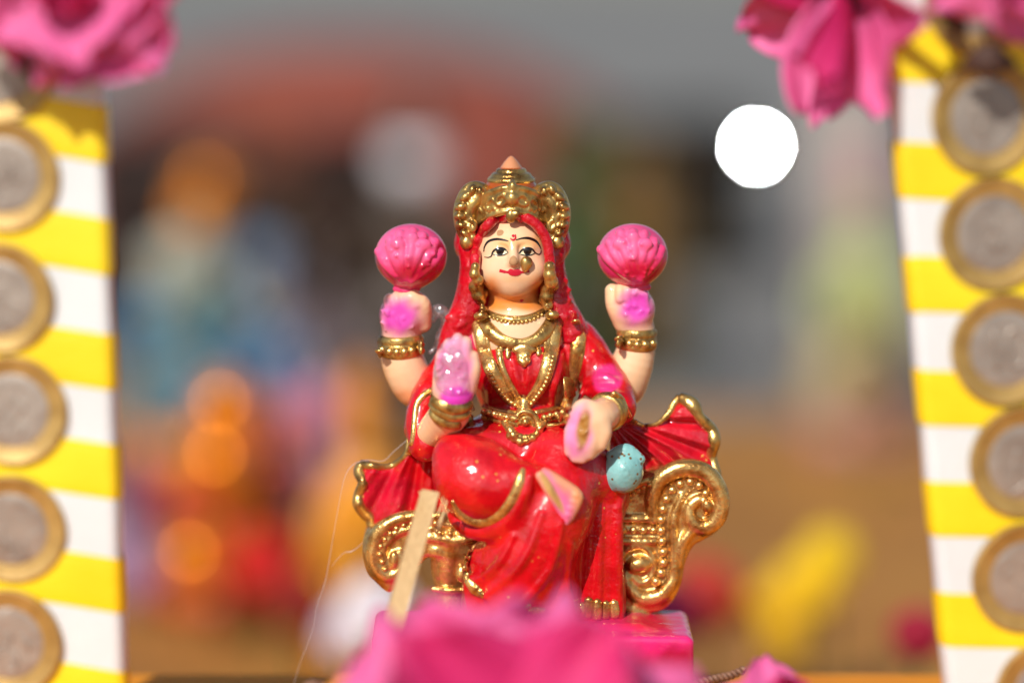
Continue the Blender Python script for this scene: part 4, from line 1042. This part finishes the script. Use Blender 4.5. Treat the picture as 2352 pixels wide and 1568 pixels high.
rose('large pink flower out of focus in front of the figurine base', P(1180, 1905, fy), (0.0, -.62, .78),
     [(a, 66 + rs.uniform(-8, 8), 50 * rs.uniform(.94, 1.06), 50, -.4, .10, 0) for a in (0, 40, 84, 128, 172, 215, 258, 300)] + [(a, 74, 56, 48, -.25, .1, 0) for a in (-6, 20, 160, 186)]
     + [(a, 40, 44, 46, -.2, .14, 1) for a in (20, 80, 150, 236, 310)] + [(a, 16, 34, 34, .4, .2, 1) for a in (60, 150, 240, 330)], 3, True)
rose('pink flower at the right end of the twine, low behind the base', P(1790, 1650, -66), (.1, -.5, .85), ringspec(5, 60, 13, 13, -.6, .12) + ringspec(4, 25, 11, 11, .5, .2, 1), 5, True)
fl = rose('pink flower hanging over the top of the left board', P(168, -58, -74), (-.1, -.9, -.1),
     ringspec(6, 76, 24, 27, -.35, .10) + ringspec(5, 54, 21, 23, -.2, .14) + ringspec(3, 22, 15, 16, .5, .2, 1), 7, True)
rose('pink flower with drooping petals left of the right board top', P(1934, -8, -50), (-.3, -.75, -.6),
     [(0, 40, 29, 19, .2, .16, 0), (60, 45, 26, 18, -.4, .2, 0), (120, 64, 25, 20, -.6, .16, 0), (180, 60, 27, 15, -.5, .2, 1), (240, 66, 23, 20, -.6, .2, 0), (300, 50, 27, 19, .4, .3, 0), (20, 14, 30, 17, .3, .4, 1), (200, 15, 25, 10, .2, .3, 0)], 9, True)
fr = rose('pink flower overhanging the coins at the top right corner', P(2345, -104, -74), (.0, -.85, -.4),
     ringspec(5, 66, 18, 19, -.3, .14) + ringspec(4, 35, 14, 14, .3, .2), 11, True)

mesh_obj('dried_sepal', *tube([P(120, 90, -70), P(95, 150, -68), P(84, 200, -66)], [3.5, 5.4, 1.2], n=14, flat=.6), M['leaf'], fl)
mesh_obj('dried_sepal', *tube([P(2160, -10, -66), P(2190, 40, -67), P(2215, 80, -67)], [2.0, 2.6, 1.0], n=12, flat=.6), M['leaf'], fr)
mesh_obj('dried_sepal', *tube([P(2212, 148, -64), P(2270, 140, -66), P(2330, 148, -64)], [.8, 3.6, 1.0], n=14, flat=.6), M['leaf'], fr)

# ------------------------------------------------------------------ splint, fibres, cobweb, twine
a, b_ = P(988, 1128, -27), P(868, 1560, -52); b_ = a + (b_ - a) * (a[2] - 1.5) / (a[2] - b_[2])
ux = np.array([1, .12, .24]); 
def splint(a, b, w0, w1, th, mat, name, parent=None, seed=1):
    r = random.Random(seed); d = (b - a) / np.linalg.norm(b - a); n = np.array([.25, -1, .05]); n -= d * n.dot(d); n /= np.linalg.norm(n); s = np.cross(d, n)
    V, F = [], []; N_ = 14
    for i in range(N_):
        t = i / (N_ - 1); c = a + (b - a) * t; w = w0 + (w1 - w0) * t + r.uniform(-.05, .05)
        e = .5 if i == 0 else 0
        for sx, sn in ((-1, -1), (1, -1), (1, 1), (-1, 1)): V.append(c + s * sx * w / 2 + n * sn * th / 2 + d * e * sx * .7)
    for i in range(N_ - 1):
        for k in range(4): F.append((i * 4 + k, i * 4 + (k + 1) % 4, i * 4 + 4 + (k + 1) % 4, i * 4 + 4 + k))
    F.append((3, 2, 1, 0)); F.append((N_ * 4 - 4, N_ * 4 - 3, N_ * 4 - 2, N_ * 4 - 1))
    return mesh_obj(name, V, F, mat, parent, False)
sp = empty('bamboo_splint', b_, 'flat split bamboo stick leaning against the left throne arm', 'stick')
splint(a, b_, 4.0, 4.6, 1.2, M['wood'], 'strip', sp)
for i, (x0, y0, x1, y1) in enumerate(((1028, 1150, 1000, 1215), (1018, 1140, 1006, 1180), (1030, 1170, 992, 1235), (962, 1128, 970, 1150), (1024, 1146, 1012, 1200), (974, 1130, 978, 1142))):
    mesh_obj('frayed_fibre', *tube([P(x0, y0, -26), P((x0 + x1) / 2 + 2, (y0 + y1) / 2, -27), P(x1, y1, -28)], [.12, .22, .2], n=8, seg=6), M['fibre'], sp)
mweb, nt, bb = new_mat('cobweb_silk'); bb.inputs['Base Color'].default_value = (.75, .73, .72, 1); bb.inputs['Roughness'].default_value = .35; bb.inputs['Alpha'].default_value = .22
w1 = mesh_obj('cobweb_strand', *tube([P(942, 1004, 2), P(905, 1036, 2), P(880, 1058, 2), P(845, 1056, 2), P(812, 1066, 1), P(792, 1096, 0), P(778, 1160, 0), P(764, 1240, 0), P(748, 1330, 0), P(728, 1390, 0), P(716, 1450, 0), P(690, 1520, 0), P(672, 1580, 0)], [.12, .13, .12, .12, .12, .1, .09, .09, .12, .09, .1, .08, .08], n=90, seg=6), mweb)
tag(w1, 'long thin cobweb strand trailing from the left saree tip down past the base', 'strand')
w2 = mesh_obj('cobweb_strand', *tube([P(838, 1240, 1), P(822, 1256, 0), P(806, 1266, -1), P(792, 1268, 0), P(776, 1282, 0), P(762, 1300, 0)], [.08, .1, .22, .1, .07, .06], n=40, seg=6), mweb)
tag(w2, 'short cobweb strand with a bright knot left of the throne', 'strand')
tw = []
for ph in (0, math.pi):
    pts = []
    for t in np.linspace(0, 1, 46):
        p = P(1560 + 150 * t, 1580 - 50 * t ** 1.5 - 6 * math.sin(t * 5), -24); pts.append(p + [0, .5 * math.cos(t * 44 + ph), .5 * math.sin(t * 44 + ph)])
    tw.append(tube(pts, [.55] * len(pts), n=92, seg=7))
o = mesh_obj('twine', *join(tw), M['thread']); tag(o, 'twisted brown twine beside the lower right corner of the base', 'twine')
nb = Vol(P(722, 1575, -50) - 6, P(722, 1575, -50) + 6, .3); q0 = P(722, 1578, -50)
for i in range(12): nb.ell(q0 + [rs.uniform(-2, 2), rs.uniform(-1, 1), rs.uniform(-2.4, 1.6)], (1.1, 1, 1.1), .5)
V, F = nb.mesh(); o = mesh_obj('dried_bud', V, F, M['thread']); tag(o, 'small dried brown bud at the left edge of the big pink flower', 'bud')

# ------------------------------------------------------------------ out of focus things behind
def spot(px, y): # x on the ground for a picture column
    return P(px, 784, y)[0]
def zpy(py, y): return P(1176, py, y)[2]
mats = {}
def cm(c, rough=.45):
    k = (c, rough)
    if k not in mats: mats[k] = matte('paint_%d_%d_%d' % c, srgb(*c), None, 30, rough, .2)
    return mats[k]
def idol(label, px, y, top, wpx, robe, torso, face, crown, arm=None, extra=None, z0=GROUND_Z + 10, group='painted idols on the ochre cloth'):
    """a small seated painted idol; top: picture row of its crown"""
    x = spot(px, y); s = 1 / (5880 / np.linalg.norm(np.array([x, y, 0]) - CAM)); W = wpx * s / 2; H = zpy(top, y) - z0
    root = empty('painted_idol', (x, y, z0), label, 'idol', group); c = np.array([x, y, z0])
    mesh_obj('base', *lathe([(W * 1.02, 0), (W * 1.05, H * .03), (W, H * .09), (W * .9, H * .1)], 28, c, .7), cm(crown), root)
    wob = lambda w, z: .05 * math.sin(9 * w) * (1 - z / H)
    mesh_obj('robe', *lathe([(W * .92, H * .1), (W, H * .17), (W * .95, H * .27), (W * .72, H * .36), (W * .5, H * .43)], 36, c, .7, wob), cm(robe), root)
    mesh_obj('torso', *lathe([(W * .45, H * .38), (W * .5, H * .46), (W * .56, H * .58), (W * .52, H * .63), (W * .25, H * .67), (W * .2, H * .71)], 28, c, .65), cm(torso), root)
    mesh_obj('head', *ball(c + [0, -W * .05, H * .77], (W * .31, W * .3, H * .09)), cm(face), root)
    mesh_obj('crown', *lathe([(W * .33, H * .81), (W * .36, H * .84), (W * .27, H * .88), (W * .25, H * .92), (W * .1, H * .98), (W * .02, H)], 24, c), cm(crown), root)
    for sx in (-1, 1):
        mesh_obj('arm', *tube([c + [sx * W * .5, 0, H * .6], c + [sx * W * .85, -W * .1, H * .47], c + [sx * W * .6, -W * .5, H * .40], c + [sx * W * .5, -W * .6, H * .5]], [W * .15, W * .14, W * .12, W * .13], n=16), cm(arm or face), root)
    return root
ORG = (238, 128, 20)
idol('blurred idol with orange face and a red robe, left of the figurine', 510, 640, 880, 300, (214, 22, 14), (196, 66, 20), ORG, (214, 80, 30), (200, 66, 30))
idol('blurred crimson idol just right of the orange-faced idol', 640, 700, 900, 230, (206, 18, 26), (206, 66, 30), (228, 120, 60), (190, 70, 30))
idol('blurred lilac idol beside the left coin board', 306, 690, 1010, 200, (176, 140, 170), (120, 60, 90), (190, 160, 176), (150, 90, 120))
idol('blurred pale blue idol with orange crown in the back row at left', 466, 1000, 380, 300, (60, 116, 140), (110, 150, 150), (190, 180, 140), (255, 150, 0))
idol('blurred deep blue idol in the back row', 625, 940, 600, 200, (20, 84, 130), (30, 100, 150), (150, 150, 160), (110, 110, 130))
idol('blurred pale mauve idol in the back row nearest the raised left lotus', 720, 1010, 560, 170, (140, 100, 76), (150, 130, 136), (176, 164, 170), (90, 70, 64))
idol('blurred ochre-robed idol close behind the raised left arm', 830, 520, 820, 250, (250, 166, 6), (244, 160, 24), (236, 160, 70), (230, 140, 10))
idol('blurred pinkish idol between the crimson and ochre idols', 745, 640, 860, 170, (214, 116, 40), (206, 136, 156), (214, 150, 160), (206, 120, 60))
idol('blurred brown idol with a large white head behind the crown at left', 955, 1250, 200, 420, (60, 44, 32), (66, 50, 36), (250, 244, 250), (70, 50, 40), (80, 60, 44))
idol('blurred dark green idol behind the crown at right', 1300, 1350, 260, 240, (48, 52, 16), (46, 74, 20), (54, 80, 26), (46, 74, 20))
idol('blurred olive and ochre idol right of the dark green one', 1470, 1400, 300, 220, (92, 64, 18), (116, 80, 12), (126, 90, 20), (96, 74, 20))
idol('blurred pale green idol left of the right coin board', 1975, 1050, 330, 240, (186, 166, 120), (176, 182, 116), (186, 190, 140), (186, 130, 130))
# marigold heads and flower heaps
def pompon(label, px, py, y, r, col, n=60, seed=0, cat='flower', name='marigold', zmin=None, group='loose flowers on the ochre cloth'):
    rr = random.Random(seed); c = P(px, py, y); z0 = max(c[2] - r, GROUND_Z + 10); c[2] = z0 + r
    root = empty(name, (c[0], c[1], z0), label, cat, group); V, F = [], []
    parts = [ball(c, r * .8, 16, 10)]
    for i in range(n):
        z = 1 - 2 * (i + .5) / n; a = i * 2.39996; d = np.array([math.sqrt(1 - z * z) * math.cos(a), math.sqrt(1 - z * z) * math.sin(a), z])
        parts.append(ball(c + d * r * .82, r * rr.uniform(.2, .3), 8, 5))
    V, F = join(parts); mesh_obj('flower_head', V, F, cm(col), root)
    if z0 > GROUND_Z + 14: mesh_obj('stem', *tube([(c[0], c[1], GROUND_Z + 6), (c[0] + 1, c[1], (GROUND_Z + z0) / 2), (c[0], c[1], z0 + 3)], [1.4, 1.4, 1.4], n=6, seg=8), cm((70, 100, 40)), root)
    return root
mo_ = matte('shiny_orange', srgb(255, 158, 44), srgb(246, 136, 28), 30, .3, .3, .7)
def added_glint_ball(label, px, py, y, r):  # invented balls on stands; their sun glints blur into orange discs
    c = P(px, py, y); root = empty('glint_ball', c - [0, 0, r], label, 'ball', 'shiny orange balls added for glints')
    mesh_obj('stand', *tube([(c[0], c[1], GROUND_Z + 6), (c[0], c[1], c[2] - r + 1)], [1.6, 1.6], n=5, seg=8), cm((150, 90, 40)), root)
    mesh_obj('globe', *ball(c, r, 24, 16), mo_, root); mesh_obj('cap', *lathe([(r * .22, r * .93), (r * .22, r * 1.1), (r * .1, r * 1.15)], 12, c), cm((190, 140, 60)), root)
added_glint_ball('upper of two shiny orange balls added for glints by the orange idol', 522, 944, 590, 17)
added_glint_ball('lower of two shiny orange balls added for glints by the orange idol', 512, 1064, 586, 17)
added_glint_ball('shiny orange ball added for a glint low in front of the orange idol', 452, 1285, 560, 16.5)
added_glint_ball('shiny golden ball added for a glint under the orange-crowned idol', 560, 1180, 600, 13)
added_glint_ball('shiny orange ball added for a glint at the crown of the pale blue idol', 478, 430, 970, 15)
pompon('topmost yellow marigold of the cluster at lower right', 1905, 1275, 430, 11, (246, 206, 0), seed=4)
pompon('leftmost yellow marigold of the cluster at lower right', 1780, 1400, 410, 12, (238, 186, 0), seed=5)
pompon('central yellow marigold of the cluster at lower right', 1850, 1350, 420, 13, (250, 204, 0), seed=15)
pompon('lowest yellow marigold of the cluster at lower right', 1800, 1465, 400, 10, (226, 176, 4), seed=16)
pompon('dull red flower head right of the throne', 1620, 1370, 380, 15, (196, 50, 30), seed=6)
pompon('crimson flower beside the foot of the right board', 2110, 1455, 220, 9, (170, 6, 50), seed=7)
pompon('white flower cluster behind the left throne leg', 860, 1420, 330, 15, (238, 226, 230), seed=8)
pompon('smaller white flower left of the white cluster', 800, 1455, 350, 11, (226, 206, 220), seed=9)
pompon('pink flower behind the right edge of the base', 1540, 1410, 300, 11, (214, 40, 110), seed=10)

# more small flower heads scattered among the idols
for k, (lab, px, py, y, r, col) in enumerate((
    ('teal paper flower left of the deep blue idol', 540, 760, 800, 13, (20, 110, 140)), ('white flower under the orange-crowned idol', 400, 610, 940, 16, (206, 206, 190)),
    ('sky blue flower beside the left board', 330, 740, 820, 13, (80, 150, 190)), ('pink flower over the pinkish idol', 730, 940, 560, 12, (214, 140, 170)),
    ('golden flower below the left lotus hand', 850, 1190, 480, 13, (240, 160, 0)), ('scarlet flower right of the low orange ball', 600, 1290, 540, 15, (220, 20, 14)),
    ('dark red flower above the white cluster', 690, 1380, 500, 14, (150, 30, 20)), ('mauve flower low beside the left board', 312, 1440, 640, 14, (180, 140, 176)),
    ('mauve flower above the lowest mauve one by the left board', 300, 1130, 650, 13, (130, 66, 110)), ('yellow-green flower over the black crate', 1330, 350, 1500, 26, (70, 96, 20)),
    ('mustard flower right of the yellow-green flower', 1480, 430, 1450, 26, (150, 100, 10)), ('brown flower left of the white-headed idol', 700, 470, 1200, 24, (74, 44, 24)),
    ('orange-brown flower over the left crate', 620, 330, 1450, 26, (140, 70, 40)), ('olive flower between crown and white glint', 1560, 560, 1300, 20, (84, 66, 30)),
    ('pale green flower low on the pale green idol', 1960, 720, 980, 15, (150, 156, 70)), ('dusty pink flower above the ochre cloth at right', 2010, 960, 900, 13, (176, 120, 90)),
    ('amber flower behind the left throne arm', 770, 1260, 430, 10, (230, 150, 10)), ('light blue flower above the deep blue idol', 600, 590, 960, 13, (120, 150, 180)))):
    pompon('blurred ' + lab, px, py, y, r, col, 40, 40 + k, name='flower')

# dark crates and the red-brown mound behind the idols
def crate(label, px0, px1, top, y, depth, col):
    x0, x1 = spot(px0, y), spot(px1, y); z1 = zpy(top, y); z0 = GROUND_Z + .5
    root = empty('wooden_crate', ((x0 + x1) / 2, y, z0), label, 'crate', None); m_ = cm(col, .7); n = 4
    for i in range(n):
        h0 = z0 + (z1 - z0) * i / n + (2 if i else 0); h1 = z0 + (z1 - z0) * (i + 1) / n - 2
        V, F = rbox(x0, x1, y, y + 12, h0, h1, 1.5); mesh_obj('plank', V, F, m_, root)
        V, F = rbox(x0, x1, y + depth, y + depth + 12, h0, h1, 1.5); mesh_obj('plank', V, F, m_, root)
        for xx in (x0, x1 - 12): V, F = rbox(xx, xx + 12, y + 13, y + depth - 1, h0, h1, 1.5); mesh_obj('plank', V, F, m_, root)
    V, F = rbox(x0 + 13, x1 - 13, y + 13, y + depth - 1, z0, z0 + 8, 1); mesh_obj('crate_floor', V, F, m_, root)
    return root
crate('dark brown slatted crate behind the idols at left', 190, 960, 330, 1500, 200, (44, 24, 15))
crate('blackish slatted crate behind the figurine crown', 1000, 1740, 290, 2000, 220, (40, 34, 26))
def mound(px0, px1, top, y):
    x0, x1 = spot(px0, y), spot(px1, y); c = np.array([(x0 + x1) / 2, y, GROUND_Z]); H = zpy(top, y) - GROUND_Z; W = (x1 - x0) / 2
    wob = lambda w, z: .05 * math.sin(5 * w + z * .01) + .03 * math.sin(11 * w)
    o = mesh_obj('cloth_mound', *lathe([(W, 0), (W * .97, H * .3), (W * .9, H * .55), (W * .74, H * .76), (W * .5, H * .91), (W * .25, H * .98), (W * .02, H)], 48, c, .6, wob), cm((140, 66, 48), .8))
    return o
tag(mound(120, 1500, 100, 2100), 'large red-brown covered mound behind the crates', 'mound')
o = mound(60, 760, 235, 1850); o.data.materials[0] = cm((104, 50, 34), .8); tag(o, 'lower dark brown covered mound at left behind the crate', 'mound')
# grey post; small emitter and its holder added to stand for a bright glint
py_ = 1300; x = spot(1945, py_)
root = empty('stone_post', (x, py_, GROUND_Z), 'pale grey stone post at the right behind the white glint', 'post')
h = zpy(190, py_) - GROUND_Z
V, F = rbox(x - 24, x + 24, py_, py_ + 50, GROUND_Z + .5, GROUND_Z + h, 5); mesh_obj('shaft', V, F, cm((176, 164, 156), .8), root)
V, F = rbox(x - 30, x + 30, py_ - 6, py_ + 56, GROUND_Z + .6, GROUND_Z + 24, 4); mesh_obj('footing', V, F, cm((150, 140, 130), .8), root)
by = 860; bc = P(1738, 336, by)
root = empty('glint_emitter', (bc[0], by, GROUND_Z), 'small emitter added for the round white glint at upper right, far out of focus', 'glint_emitter')
mesh_obj('added_pole', *tube([(bc[0], by, GROUND_Z), (bc[0], by, bc[2] - 5)], [1.2, 1.2], n=4, seg=8), cm((110, 104, 100)), root)
mesh_obj('added_socket', *lathe([(1.6, -7), (2.2, -6.5), (2.2, -3), (1.8, -2)], 16, bc), cm((110, 104, 100)), root)
me_, nt, bb = new_mat('glint_glow'); bb.inputs['Base Color'].default_value = (1, 1, 1, 1); bb.inputs['Emission Color'].default_value = (.93, .98, 1, 1); bb.inputs['Emission Strength'].default_value = 900  # glow added in place of a mirror-like glint
mesh_obj('emitter_ball', *ball(bc, 1.8, 16, 10), me_, root)
